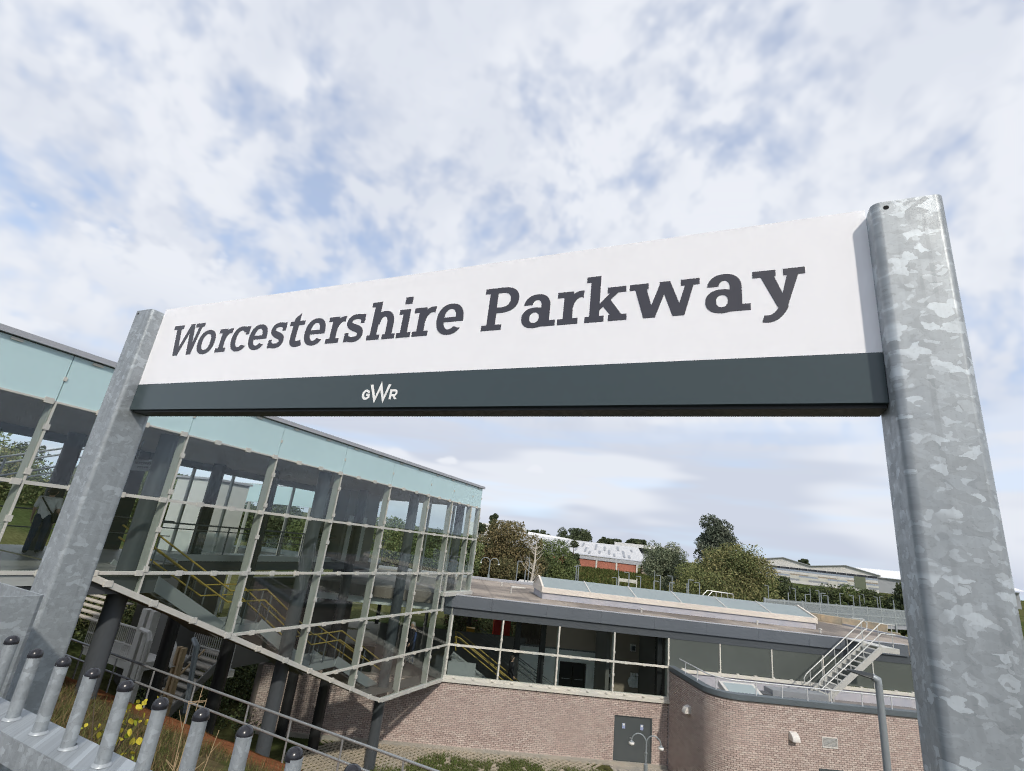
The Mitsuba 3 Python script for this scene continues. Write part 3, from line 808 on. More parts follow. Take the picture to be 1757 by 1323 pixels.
# sloping underside behind the bottom rail
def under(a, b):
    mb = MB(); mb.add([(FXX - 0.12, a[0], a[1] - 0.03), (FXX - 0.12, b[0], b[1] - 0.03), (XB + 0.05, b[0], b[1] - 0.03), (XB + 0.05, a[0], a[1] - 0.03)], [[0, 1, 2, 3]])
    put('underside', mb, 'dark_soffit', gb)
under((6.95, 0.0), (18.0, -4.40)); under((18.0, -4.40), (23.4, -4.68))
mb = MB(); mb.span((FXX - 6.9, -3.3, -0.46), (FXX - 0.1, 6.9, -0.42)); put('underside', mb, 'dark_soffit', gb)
mb = MB(); mb.span((-20.4, 17.0, -4.7), (-20.2, 24.6, -1.0)); put('lower_rear_wall', mb, 'inner_dark', gb)
mb = MB(); mb.span((-20.19, 17.0, -1.35), (-20.1, 24.5, -1.0)); put('rear_trim', mb, 'slab_face', gb)
# hanging signs and small fittings in the concourse
for (x0, x1, z0, z1) in ((-18.9, -17.65, 2.42, 2.72), (-16.6, -15.4, 2.52, 2.84)):
    hs = thing('hanging_sign', 'grey direction board hanging inside the concourse ' + ('left of the sign post' if x0 < -17 else 'behind the galvanised left post'), 'sign')
    put('panel', MB().span((x0, 8.97, z0), (x1, 9.03, z1)), 'hang_sign', hs)
    mb = MB(); mb.span((x0 + 0.15, 8.99, z1), (x0 + 0.18, 9.01, 3.43)); mb.span((x1 - 0.18, 8.99, z1), (x1 - 0.15, 9.01, 3.43)); put('hanger', mb, 'dark_rail', hs)
    mb = MB()
    for r, (a, b) in enumerate(((0.12, 0.78), (0.30, 0.66))):
        for w0 in np.arange(a, b, 0.09):
            mb.span((x0 + (x1 - x0) * w0, 8.962, z1 - 0.12 - 0.12 * r), (x0 + (x1 - x0) * (w0 + 0.06), 8.968, z1 - 0.07 - 0.12 * r))
    put('lettering', mb, 'sign_ink', hs)
# ------------------------------------------------------------------ low ticket hall
th = thing('ticket_hall', 'low flat roofed station hall with dark fascia, window strip and brown brick base', 'building')


def brick_wall(parent, path, z0, z1, skip, center):
    """real bricks along path = [(point, tangent, normal out, length)] segments; the 300 nearest the camera are entries, the rest one part"""
    items = []
    rows = int((z1 - z0) / 0.075)
    Ltot = path['len']
    for r in range(rows):
        zc = z0 + 0.0375 + r * 0.075
        u = (0.0 if r % 2 else -0.1125)
        while u < Ltot - 0.06:
            segs = [(max(u, 0.0), min(u + 0.218, Ltot))]
            for ua, ub, za, zb in skip:          # bricks are cut at openings
                if za < zc < zb:
                    segs = [q for a_, b_ in segs for q in ((a_, min(b_, ua)), (max(a_, ub), b_)) if q[1] - q[0] > 0.03]
            for a_, b_ in segs:
                if b_ - a_ > 0.04:
                    p, tn, nr = path['at']((a_ + b_) / 2)
                    items.append((p + nr * 0.004 + np.array([0, 0, zc]), tn, nr, b_ - a_ - 0.011))
            u += 0.225
    C = np.array([i[0] for i in items])
    # size in the picture: near and facing
    whole = np.array([i[3] > 0.2 for i in items])
    near_order = np.argsort(np.linalg.norm(C - np.array(center), axis=1) + np.where(whole, 0, 1e6))
    rest = [MB() for _ in BRICKS]
    base = [None] * len(BRICKS)
    pick = RNG.choice(len(BRICKS), len(items), p=[.28, .24, .22, .13, .13])
    chosen = set(near_order[:300].tolist())
    stuff = MB()
    for j, (p, tn, nr, bl) in enumerate(items):
        Rm = [tn, nr, ZZ]
        jit = RNG.normal(0, 0.0012)
        if j in chosen:
            c = int(pick[j])
            if base[c] is None:
                base[c] = MB().box((0, 0, 0), (0.207, 0.030, 0.059)).out(f'brick_{c}')
            M = np.eye(4); M[:3, 0], M[:3, 1], M[:3, 2], M[:3, 3] = tn, nr, ZZ, p + nr * jit
            kk = f'{parent}__brick' if f'{parent}__brick' not in scene else f'{parent}__brick_{len(scene):03d}'
            i = brick_count.get(parent, 0); brick_count[parent] = i + 1
            kk = f'{parent}__brick' if i == 0 else f'{parent}__brick_{i:03d}'
            scene[kk] = {**base[c], 'to_world': T(M.tolist())}
        else:
            rest[int(pick[j])].box(p + nr * jit, (bl, 0.030, 0.059), Rm, col=BRICKS[int(pick[j])])
    allm = MB()
    for q in rest:
        if q.v:
            v, f = q.mesh(); allm.add(v, f); allm.c.append(np.vstack(q.c))
    put('brickwork', allm, 'brickwork', parent, stuff=True)


brick_count = {}


def brickwork(p, n, uv):
    v = mikit.fbm(p.x * 9.0 + p.y * 7.0, p.z * 30.0, 1.0, 2)
    w = mikit.fbm(p.x * 0.35, p.y * 0.35, p.z * 0.6)
    return (0.82 + 0.36 * v) * (0.88 + 0.24 * w)


scene['mat_brickwork'] = {'type': 'twosided', 'bsdf': {'type': 'diffuse', 'reflectance': {'type': 'mesh_attribute', 'name': 'vertex_color'}}}
mb = MB(); bbox(mb, -8.3, 8.42, 0.0, 0.25, -7.6, -4.76); bbox(mb, 10.30, 11.2, 0.0, 0.25, -7.6, -4.76); bbox(mb, 8.42, 10.30, 0.0, 0.25, -5.46, -4.76)
bw = put('base_wall', mb, 'mortar', th)
wallpath = {'len': 19.4, 'at': lambda u: (B(-8.3 + u, 0, 0), TT, -NN)}
brick_wall(bw, wallpath, -7.5, -4.76, [(8.3 + 8.425, 8.3 + 10.295, -9, -5.45)], (-4.2, 27.0, -5.6))
mb = MB(); bbox(mb, -8.5, -8.28, -0.1, 0.4, -7.6, -4.80); put('wall_end', mb, 'mortar', th)
mb = MB(); bbox(mb, 8.43, 10.29, 0.05, 0.10, -7.46, -5.47); dr1 = dr2 = put('door_leaf', mb, 'door_grey', th)
mb = MB(); bbox(mb, 8.425, 8.47, 0.0, 0.055, -7.46, -5.455); bbox(mb, 10.25, 10.295, 0.0, 0.055, -7.46, -5.455); bbox(mb, 8.47, 10.25, 0.0, 0.055, -5.50, -5.455); put('door_frame', mb, 'door_grey', th)
for s0, par in ((8.83, dr1), (9.73, dr2)):
    pp = put('notice', (lambda q: bbox(q, s0, s0 + 0.15, 0.042, 0.048, -6.02, -5.80))(MB()), 'paper_blue', par)
    mb = MB(); bbox(mb, s0 + 0.03, s0 + 0.12, 0.038, 0.0415, -5.89, -5.815)
    put('notice_top', mb, 'paper_white', th)
mb = MB(); bbox(mb, 9.22, 9.34, -0.01, 0.045, -6.40, -6.36); bbox(mb, 9.27, 9.31, -0.02, 0.045, -6.52, -6.40); put('handle', mb, 'steel_rail', dr1)
# window strip
mb = MB(); bbox(mb, -0.05, 11.15, -0.13, 0.12, -4.76, -4.62); put('sill', mb, 'cream', th)
mb = MB(); bbox(mb, -0.02, 11.12, -0.06, 0.12, -4.615, -4.50); put('sill', mb, 'cream', th)
SMU = [0.06, 2.58, 5.42, 8.25, 11.06]
for i, s in enumerate(SMU):
    mb = MB(); bbox(mb, s - 0.035, s + 0.035, -0.05, 0.03, -4.5, -1.86); put('window_mullion', mb, 'cream', th)
    mb = MB(); bbox(mb, s - 0.05, s + 0.05, 0.045, 0.25, -4.5, -1.9); put('window_fin', mb, 'mullion', th)
mb = MB(); bbox(mb, 0.0, 11.1, -0.06, 0.0, -3.22, -3.13); put('window_transom', mb, 'cream', th)
for a, b in zip(SMU[:-1], SMU[1:]):
    for z0, z1 in ((-4.49, -3.23), (-3.12, -1.88)):
        put('window_pane', MB().sheet(sbox(a + 0.04, z0, b - 0.04, z1), [[TT[0], 0, NN[0], P0[0]], [TT[1], 0, NN[1], P0[1]], [0, 1, 0, 0]]), 'glass_dark', th)
wc = MB()
for s in np.arange(0.5, 11, 0.93):
    wc.box(B(s, -0.07, -3.175), (0.13, 0.05, 0.12), FR); wc.box(B(s, -0.10, -4.56), (0.12, 0.10, 0.05), FR)
for s in SMU:
    for z in (-2.75, -3.75, -4.25):
        wc.box(B(s, -0.06, z), (0.10, 0.05, 0.11), FR)
put('window_clamp', wc, 'cream', th, stuff=True)
# dark panels behind the annex
SPN = [11.06, 13.78, 16.55, 19.35, 22.1, 25.2]
for a, b in zip(SPN[:-1], SPN[1:]):
    put('spandrel_panel', (lambda q: bbox(q, a + 0.02, b - 0.02, 0.0, 0.06, -3.18, -1.86))(MB()), 'spandrel', th)
    mb = MB(); bbox(mb, b - 0.03, b + 0.03, -0.05, 0.0, -3.18, -1.87); put('window_mullion', mb, 'cream', th)
mb = MB(); bbox(mb, 11.1, 25.2, -0.14, 0.0, -3.34, -3.20); put('sill', mb, 'cream', th)
mb = MB(); bbox(mb, 11.1, 25.2, -0.05, 0.3, -7.5, -3.345); put('upstand', mb, 'lilac', th)
wc = MB()
for s in np.arange(11.8, 25, 0.95):
    wc.box(B(s, -0.10, -3.17), (0.13, 0.08, 0.06), FR)
put('window_clamp', wc, 'cream', th, stuff=True)
# fascia, roof
SF = [-0.42] + [1.9 + 2.78 * i for i in range(9)]
for a, b in zip(SF[:-1], SF[1:]):
    put('fascia_panel', (lambda q: bbox(q, a + 0.004, b - 0.004, -0.15, -0.02, -1.50, -0.955))(MB()), 'fascia', th)
mb = MB(); bbox(mb, -0.40, 25.2, -0.03, 0.5, -1.87, -1.505); put('gutter_board', mb, 'fascia_low', th)
mb = MB(); bbox(mb, -0.40, 24.1, -0.16, 0.10, -0.952, -0.925); put('roof_edge', mb, 'coping', th)
mb = MB(); bbox(mb, -7.0, 27.5, -0.015, 3.3, -1.45, -0.96); bbox(mb, -7.0, 27.5, 6.2, 13.0, -1.45, -0.96); bbox(mb, -7.0, 5.1, 3.3, 6.2, -1.45, -0.96); bbox(mb, 21.3, 27.5, 3.3, 6.2, -1.45, -0.96); rf2 = put('roof', mb, 'felt', th)
mb = MB(); bbox(mb, -7.0, 27.6, 12.9, 13.3, -1.4, -0.80); bbox(mb, 27.3, 27.6, 0.0, 12.9, -1.4, -0.85); put('roof_kerb', mb, 'coping', th)
mb = MB(); bbox(mb, -6.9, 25.0, 0.3, 3.3, -1.80, -1.50); bbox(mb, -6.9, 25.0, 6.2, 12.6, -1.80, -1.50); bbox(mb, -6.9, 5.1, 3.3, 6.2, -1.80, -1.50); bbox(mb, 21.3, 25.0, 3.3, 6.2, -1.80, -1.50); put('ceiling', mb, 'inner_wall', th)
# long roof light
mb = MB(); bbox(mb, 4.97, 21.4, 3.15, 3.28, -0.96, -0.63); bbox(mb, 4.97, 21.4, 6.17, 6.3, -0.96, -0.63); bbox(mb, 4.97, 5.1, 3.28, 6.17, -0.96, -0.63); bbox(mb, 21.27, 21.4, 3.28, 6.17, -0.96, -0.63); rl = put('roof_light', mb, 'lilac', th)
mb = MB(); bbox(mb, 4.90, 21.47, 3.05, 3.18, -0.62, -0.34); bbox(mb, 4.90, 5.0, 3.18, 6.4, -0.62, -0.34); bbox(mb, 21.37, 21.47, 3.18, 6.4, -0.62, -0.34); put('frame', mb, 'rooflight', rl)
mb = MB()
for s0 in np.arange(5.0, 21.3, 2.73):
    s1 = min(s0 + 2.70, 21.37)
    q = MB().add([B(s0, 3.16, -0.36), B(s1, 3.16, -0.36), B(s1, 4.75, 0.12), B(s0, 4.75, 0.12)], [[0, 1, 2, 3]])
    put('glass_panel', q, 'rooflight_glass', rl)
    q = MB().add([B(s0, 4.75, 0.12), B(s1, 4.75, 0.12), B(s1, 6.3, -0.36), B(s0, 6.3, -0.36)], [[0, 1, 2, 3]])
    put('glass_panel', q, 'rooflight_glass', rl)
    mb.bar(B(s0, 3.16, -0.345), B(s0, 4.75, 0.135), 0.06, 0.05)
put('glazing_bar', mb, 'offwhite', rl)
for s in (4.95, 21.42):
    mb = MB(); mb.bar(B(s, 3.1, -0.33), B(s, 4.75, 0.17), 0.10, 0.06); mb.bar(B(s, 4.75, 0.17), B(s, 6.4, -0.33), 0.10, 0.06)
    mb.add([B(s, 3.1, -0.35), B(s, 6.4, -0.35), B(s, 4.75, 0.14)], [[0, 1, 2]]); put('gable', mb, 'rooflight', rl)
for (s, o) in ((10.2, 1.6), (17.0, 1.9), (20.3, 1.3), (3.2, 9.0)):
    mb = MB(); mb.tube([B(s, o, -0.97), B(s, o, -0.78)], 0.045, 8); mb.box(B(s, o, -0.76), (0.14, 0.14, 0.05), FR); put('roof_vent', mb, 'offwhite', th)
mb = MB(); mb.tube([B(3.3, 4.2, -0.96), B(3.3, 4.2, -0.62), B(4.15, 4.4, -0.60)], 0.04, 8); put('overflow_pipe', mb, 'offwhite', th)
# interior
mb = MB(); bbox(mb, -3, 11.3, 0.3, 5.4, -6.6, -6.5); put('hall_floor', mb, 'concrete', th)
mb = MB(); bbox(mb, -4, 4.6, 5.4, 5.6, -6.5, -3.42); put('rear_wall', mb, 'inner_dark', th)
mb = MB(); bbox(mb, 4.3, 6.72, 5.2, 5.39, -6.5, -3.75); put('white_wall', mb, 'inner_wall', th)
mb = MB(); bbox(mb, 6.72, 8.9, 5.2, 5.39, -4.38, -3.75); bbox(mb, 8.32, 8.9, 5.2, 5.39, -6.5, -4.38); put('white_wall', mb, 'inner_wall', th)
for s0 in (6.76, 7.54):
    mb = MB(); bbox(mb, s0, s0 + 0.74, 5.28, 5.34, -6.5, -4.42); dk = put('inner_door', mb, 'black_door', th)
    mb = MB(); bbox(mb, s0 + 0.12, s0 + 0.60, 5.22, 5.26, -5.28, -5.25); put('push_bar', mb, 'steel_rail', dk)
mb = MB(); bbox(mb, 5.5, 8.8, 5.2, 5.39, -3.745, -2.35); put('upper_wall', mb, 'inner_brown', th)
mb = MB(); bbox(mb, 4.3, 8.8, 5.18, 5.4, -3.78, -3.70); put('wall_trim', mb, 'dark_rail', th)
mb = MB(); bbox(mb, 8.9, 11.3, 4.2, 4.4, -6.5, -1.8); put('brown_wall', mb, 'inner_brown', th)
mb = MB(); bbox(mb, 11.1, 11.3, 0.3, 4.2, -6.5, -1.85); put('side_wall', mb, 'inner_dark', th)
mb = MB(); bbox(mb, 8.8, 9.0, 3.0, 5.4, -6.5, -1.8); put('side_wall', mb, 'inner_dark', th)
mb = MB(); bbox(mb, 9.1, 9.6, 4.10, 4.19, -6.5, -4.3); put('inner_door', mb, 'black_door', th)
mb = MB(); bbox(mb, 9.02, 9.45, 4.02, 4.06, -4.72, -4.55); put('door_sign', mb, 'paper_white', th)
ds = MB(); ds.lathe([(0.0001, 0), (0.30, 0), (0.30, 0.03), (0.0001, 0.03)], (0, 0, 0), 24)
v, f = ds.mesh(); v = B(10.75, 4.10, -4.85) + v[:, :1] * TT + v[:, 1:2] * ZZ - v[:, 2:3] * NN; put('round_sign', MB().add(v, f), 'inner_wall', th)
mb = MB()
for i in range(3):
    for j in range(4):
        bbox(mb, 11.1 - 0.62 * 0 + 0.0 - 0.55 + 0.17 * i - 0.0, 11.1 - 0.42 + 0.17 * i, 4.02, 4.06, -4.55 - 0.19 * j, -4.40 - 0.19 * j)
put('notice_board', mb, 'paper_white', th)
mb = MB(); bbox(mb, 10.55, 10.85, 4.1, 4.17, -3.30, -2.95); pq = put('square_sign', mb, 'paper_white', th)
mb = MB(); bbox(mb, 10.59, 10.81, 4.07, 4.095, -3.26, -3.03); put('sign_face', mb, 'sign_ink', pq)
for s in (3.75, 5.15):
    mb = MB(); bbox(mb, s - 0.14, s + 0.14, 2.7, 3.0, -6.5, -1.8); put('hall_column', mb, 'column_black', th)
mb = MB(); bbox(mb, 10.7, 10.95, 0.5, 0.8, -6.5, -1.8); put('hall_column', mb, 'column_black', th)
mb = MB(); bbox(mb, -6.9, 11.3, 12.4, 12.6, -2.4, -1.8); put('rear_beam', mb, 'fascia_low', th)
for s in (-5, -1.6, 1.5, 7.5, 11.0):
    mb = MB(); bbox(mb, s - 0.12, s + 0.12, 12.3, 12.6, -4.7, -1.8); put('rear_post', mb, 'column_black', th)
mb = MB(); bbox(mb, -6.9, 25.0, 5.62, 13.0, -4.72, -4.58); put('upper_floor', mb, 'concrete', th)
mb = MB(); bbox(mb, 8.9, 25.0, 12.3, 12.6, -4.6, -1.8); put('rear_wall', mb, 'inner_dark', th)
# last flight behind the window strip, going down to the right
for o in (0.9, 2.3):
    mb = MB(); mb.bar(B(0.3, o, -4.05), B(4.6, o, -6.5), 0.06, 0.34); put('stringer', mb, 'stringer', th)
    for hgt in (1.0, 0.72):
        mb = MB(); mb.tube([B(0.45, o, -4.3 + hgt), B(0.35, o, -3.95 + hgt), B(0.6, o, -4.02 + hgt), B(4.6, o, -6.35 + hgt)], 0.026, 8); put('handrail', mb, 'yellow', th, smooth=40)
for i in range(13):
    t = (i + .5) / 13
    mb = MB(); bbox(mb, 0.3 + 4.3 * t - 0.17, 0.3 + 4.3 * t + 0.17, 0.93, 2.27, -4.0 - 2.45 * t - 0.02, -4.0 - 2.45 * t + 0.02); put('tread', mb, 'stringer', th)
for o in (3.4, 4.4):
    for hgt in (1.0, 0.7, 0.4):
        mb = MB(); mb.tube([B(1.8, o, -4.0 + hgt), B(6.4, o, -6.5 + hgt)], 0.024, 8); put('handrail', mb, 'dark_rail', th, smooth=40)
mb = MB(); bbox(mb, 0.15, 1.5, 0.30, 0.34, -4.62, -3.95); mb2 = MB(); mb2.bar(B(1.5, 0.32, -4.1), B(2.5, 0.32, -4.6), 0.04, 0.5); put('stair_screen', mb, 'stringer', th)

# ------------------------------------------------------------------ brick annex with the curved corner
an = thing('brick_annex', 'low brown brick annex with curved corner and dark coping beside the hall', 'building')
RC = 1.15; S0 = 11.12; OF = -4.55; S1 = 24.0
cs, co = S0 + RC, OF + RC
LA = -co - 0.0; LB = RC * math.pi / 2; LC = S1 - cs


def annex_at(u, off=0.0):
    if u < LA:
        return B(S0 - off, -u, 0), -NN, -TT
    if u < LA + LB:
        a = (u - LA) / RC
        nr = -TT * math.cos(a) - NN * math.sin(a); tn = -NN * math.cos(a) + TT * math.sin(a)
        return B(cs, co, 0) + nr * (RC + off), tn, nr
    return B(cs + u - LA - LB, OF - off, 0), TT, -NN


us = np.concatenate([np.linspace(0, LA, 4)[:-1], np.linspace(LA, LA + LB, 25)[:-1], np.linspace(LA + LB, LA + LB + LC, 6)])


def annex_sweep(mb, o0, o1, z0, z1):
    q = []
    for u in us:
        a = annex_at(u, o0)[0]; b = annex_at(u, o1)[0]
        q.append([a + ZZ * z0, a + ZZ * z1, b + ZZ * z1, b + ZZ * z0])
    q = np.array(q); n = len(q); v = q.reshape(-1, 3); f = []
    for i in range(n - 1):
        for j in range(4):
            f.append([i * 4 + j, i * 4 + (j + 1) % 4, (i + 1) * 4 + (j + 1) % 4, (i + 1) * 4 + j])
    f += [[0, 1, 2, 3], [(n - 1) * 4 + 3, (n - 1) * 4 + 2, (n - 1) * 4 + 1, (n - 1) * 4]]
    return mb.add(v, f)


aw = put('wall', annex_sweep(MB(), -0.25, 0.0, -7.6, -3.30), 'mortar', an, smooth=30)
brick_wall(aw, {'len': LA + LB + LC, 'at': annex_at}, -7.5, -3.31, [(15.5 - cs + LA + LB, 16.55 - cs + LA + LB, -9, -5.44), (15.70 - cs + LA + LB, 16.38 - cs + LA + LB, -4.71, -4.32)], (0.2, 25.4, -4.0))
put('coping', annex_sweep(MB(), -0.32, 0.06, -3.30, -3.10), 'annex_coping', an, smooth=30)
rp = Polygon([((annex_at(u, -0.2)[0] - P0) @ TT, (annex_at(u, -0.2)[0] - P0) @ NN) for u in us] + [(S1, -0.05)])
mb = MB().prism(rp, 0.12, [[TT[0], NN[0], 0, P0[0]], [TT[1], NN[1], 0, P0[1]], [0, 0, 1, -3.98]]); put('roof', mb, 'annex_roof', an)
mb = MB(); bbox(mb, 15.5, 16.55, OF - 0.03, OF + 0.1, -7.5, -5.45); put('door_leaf', mb, 'door_grey', an)


def hood(s, z, front=True):
    prof = [(0, 0)] + [(0.30 * math.sin(a), -0.30 + 0.30 * math.cos(a)) for a in np.linspace(0.0, math.pi / 2, 8)] + [(0, -0.30)]
    mb = MB()
    n = len(prof); v = []
    for w in (-0.155, 0.155):
        for d, h in prof:
            v.append(B(s + w, OF - 0.012 - d, z + h) if front else B(S0 - 0.012 - d, s + w, z + h))
    f = [[i, (i + 1) % n, n + (i + 1) % n, n + i] for i in range(n)]
    mb.add(v, f)
    mb.add(np.array(v)[:n], [[0, i, i + 1] for i in range(1, n - 1)]); mb.add(np.array(v)[n:], [[0, i + 1, i] for i in range(1, n - 1)])
    return mb


put('vent_hood', hood(14.42, -4.24), 'vent_white', an); put('vent_hood', hood(-2.3, -4.22, False), 'vent_white', an)
mb = MB(); bbox(mb, 15.70, 16.38, OF - 0.012, OF + 0.05, -4.70, -4.33); lv = put('louvre', mb, 'duct', an)
for (a_, b_, c_, d_) in ((15.70, 16.38, -4.35, -4.32), (15.70, 16.38, -4.71, -4.68), (15.70, 15.73, -4.68, -4.35), (16.35, 16.38, -4.68, -4.35)):
    q = MB(); bbox(q, a_, b_, OF - 0.045, OF - 0.008, c_, d_); put('frame', q, 'vent_white', lv)
for i in range(8):
    z = -4.665 + i * 0.043
    q = MB(); q.box(B(16.04, OF - 0.030, z), (0.61, 0.008, 0.030), [TT, (NN * .8 + ZZ * .6), (ZZ * .8 - NN * .6)]); put('slat', q, 'vent_white', lv)
# things on the annex roof
rh = thing('roof_hatch', 'pale framed sloping roof hatch behind the coping of the annex', 'hatch')
Rh = [TT, NN * 0.94 + ZZ * 0.34, ZZ * 0.94 - NN * 0.34]
mb = MB(); mb.box(B(13.3, -2.9, -3.42), (1.7, 1.3, 0.22), Rh); put('frame', mb, 'offwhite', rh)
mb = MB(); mb.box(B(13.3, -2.9, -3.42) + Rh[2] * 0.115, (1.4, 1.05, 0.02), Rh); put('pane', mb, 'rooflight_glass', rh)
dc = thing('air_duct', 'grey metal air duct lying on the annex roof beneath the steel stair', 'duct')
mb = MB(); bbox(mb, 14.9, 17.6, -2.6, -1.9, -3.84, -3.20); put('casing', mb, 'duct', dc)
mb = MB(); mb.tube([B(14.6, -3.2, -3.6), B(15.4, -3.2, -3.45), B(16.4, -3.4, -3.5), B(17.2, -3.3, -3.7)], 0.14, 10); put('pipe', mb, 'duct_dark', dc, smooth=40)
mb = MB(); bbox(mb, 14.2, 14.75, -2.8, -2.2, -3.85, -3.35); mb.tube([B(14.3, -2.9, -3.5), B(14.3, -3.3, -3.5), B(14.3, -3.3, -3.8)], 0.05, 8); put('fan_box', mb, 'duct_dark', dc)
sr = thing('safety_railing', 'white tubular safety railing along the top of the curved brick annex', 'railing')
ru = np.concatenate([np.linspace(0.9, LA, 4)[:-1], np.linspace(LA, LA + LB, 12)[:-1], np.linspace(LA + LB, LA + LB + LC, 8)])
mb = MB(); mb.tube([annex_at(u, -0.13)[0] + ZZ * -2.62 for u in ru], 0.026, 10); put('top_rail', mb, 'rail_white', sr, smooth=40)
for u in [1.55, 2.75, LA + 0.75] + [LA + LB + t for t in (0.75, 1.9, 3.03, 4.1, 5.5, 6.85, 8.2, 9.5)]:
    q = annex_at(u, -0.13)[0]
    mb = MB(); mb.tube([q + ZZ * -3.12, q + ZZ * -2.62], 0.024, 10); put('post', mb, 'rail_white', sr, smooth=40)
# steel stair to the roof
rs = thing('roof_access_stair', 'pale galvanised steel stair rising from annex roof to the flat roof', 'stair')
OA, OB = -2.5, -1.5
sa, za, sb_, zb_ = 17.05, -3.80, 20.62, -0.95
for o in (OA, OB):
    mb = MB(); mb.bar(B(sa, o, za), B(sb_, o, zb_ - 0.02), 0.06, 0.26); put('stringer', mb, 'stair_galv', rs)
    mb = MB(); bbox(mb, sb_ - 0.03, sb_ + 0.85, o - 0.035, o + 0.035, -1.16, -0.93); put('landing_beam', mb, 'stair_galv', rs)
for i in range(13):
    t = (i + .6) / 13.4
    c = B(sa + (sb_ - sa) * t, (OA + OB) / 2, za + (zb_ - za) * t + 0.03)
    put('tread', MB().box(c, (0.24, 0.92, 0.035), FR), 'stair_galv', rs)
mb = MB(); bbox(mb, sb_, sb_ + 0.85, OA + 0.04, 0.3, -0.985, -0.94); put('landing', mb, 'stair_galv', rs)
for o in (OA, OB):
    for h0, h1 in ((1.02, 1.06), (0.60, 0.62)):
        e = [B(20.63, o, -0.95 + h1), B(21.4, o, -0.95 + h1)] if o == OA else ([B(20.6, o, -0.95 + h1)])
        st_ = [B(17.36, o, za + 0.22 + h0 - 0.02)]
        pts_ = st_ + e
        mb = MB(); mb.tube(pts_, 0.024, 10); put('handrail', mb, 'stair_rail', rs, smooth=40)
    mb = MB(); mb.tube([B(17.36, o, za + 0.22 + 1.0), B(17.22, o, za + 1.02), B(17.24, o, za + 0.80), B(17.36, o, za + 0.80)], 0.022, 8)
    if o == OB:
        mb.tube([B(20.6, o, 0.11), B(20.78, o, 0.02), B(20.74, o, -0.28), B(20.6, o, -0.33)], 0.022, 8)
    put('rail_end', mb, 'stair_rail', rs, smooth=40)
    for t in (0.14, 0.32, 0.52, 0.72, 0.96):
        c = B(sa + (sb_ - sa) * t, o, za + (zb_ - za) * t)
        mb = MB(); mb.tube([c, c + ZZ * (1.02 + 0.03)], 0.018, 8); put('baluster', mb, 'stair_rail', rs, smooth=40)
for s in (21.2,):
    mb = MB(); mb.tube([B(s, OA, -0.94), B(s, OA, 0.11)], 0.02, 8); put('baluster', mb, 'stair_rail', rs, smooth=40)
    mb = MB(); mb.tube([B(s, OB + .9, -0.94), B(s, OB + .9, 0.11)], 0.02, 8); put('baluster', mb, 'stair_rail', rs, smooth=40)
    mb = MB(); mb.tube([B(20.7, OB + .9, 0.11), B(21.4, OB + .9, 0.11)], 0.02, 8); put('handrail', mb, 'stair_rail', rs, smooth=40)
for s, o in ((17.9, OA), (17.9, OB)):
    mb = MB(); bbox(mb, s - 0.03, s + 0.03, o - 0.03, o + 0.03, -3.88, -3.1); put('leg', mb, 'stair_galv', rs)

# ------------------------------------------------------------------ handrail on the crest of the bank
hr = thing('slope_handrail', 'two bar grey metal handrail along the crest of the earth bank', 'railing')
mb = MB(); mb.tube([(-20, 10, -2.48), (-16.3, 10, -2.50), (-9.3, 10, -2.565), (-5.4, 10, -2.60), (0, 10, -2.64), (6, 10, -2.68)], 0.028, 10); put('top_rail', mb, 'steel_rail', hr, smooth=40)
mb = MB(); mb.tube([(-20, 10, -2.90), (-16.3, 10, -2.925), (-9.3, 10, -2.975), (-5.4, 10, -3.01), (0, 10, -3.04), (6, 10, -3.08)], 0.026, 10); put('lower_rail', mb, 'steel_rail', hr, smooth=40)
for x in (-19.4, -17.7, -16.0, -14.3, -12.62, -10.66, -9.28, -7.77, -6.2, -4.6, -3.0, -1.4, 0.3, 2.0, 3.7, 5.4):
    mb = MB(); mb.tube([(x, 10, -3.5), (x, 10, -2.56)], 0.022, 8); put('post', mb, 'steel_rail', hr, smooth=40)

# ------------------------------------------------------------------ stair structure behind the glazed building
es = thing('platform_stair', 'pale steel platform stair with barred railing seen under the glass building', 'stair')
def rail_panel(x0, x1, y, z0, z1, nb, parent, sl=0.0, y1=None):
    y1 = y if y1 is None else y1
    mb = MB(); mb.bar((x0, y, z1), (x1, y1, z1 + sl), 0.06, 0.06); mb.bar((x0, y, z0), (x1, y1, z0 + sl), 0.06, 0.06); mb.bar((x0, y, (z0 * 0.55 + z1 * 0.45)), (x1, y1, (z0 * .55 + z1 * .45) + sl), 0.04, 0.05)
    put('rail', mb, 'offwhite', parent)
    mb = MB()
    for i in range(nb + 1):
        t = i / nb
        x, yy, s = x0 + (x1 - x0) * t, y + (y1 - y) * t, sl * t
        mb.span((x - 0.014, yy - 0.014, z0 + s), (x + 0.014, yy + 0.014, z1 + s))
    put('bar', mb, 'offwhite', parent)
rail_panel(-26.6, -22.8, 15.0, -4.62, -3.42, 30, es, 0.0)
rail_panel(-22.6, -19.9, 17.2, -4.6, -3.5, 20, es, 0.0)
mb = MB(); mb.span((-26.6, 15.0, -4.95), (-22.7, 17.2, -4.64)); put('deck', mb, 'offwhite', es)
mb = MB(); mb.span((-22.9, 17.0, -4.9), (-19.7, 17.3, -4.62)); put('deck', mb, 'offwhite', es)
for x, w in ((-22.95, 0.34), (-22.45, 0.26)):
    mb = MB(); mb.span((x - w / 2, 14.85, -7.6), (x + w / 2, 15.15, -2.6)); put('post', mb, 'offwhite', es)
mb = MB(); mb.tube([(-22.6, 14.7, -3.30), (-22.0, 14.7, -3.35), (-21.85, 14.7, -3.6), (-21.8, 14.7, -6.2)], 0.09, 8); put('downpipe', mb, 'offwhite', es)
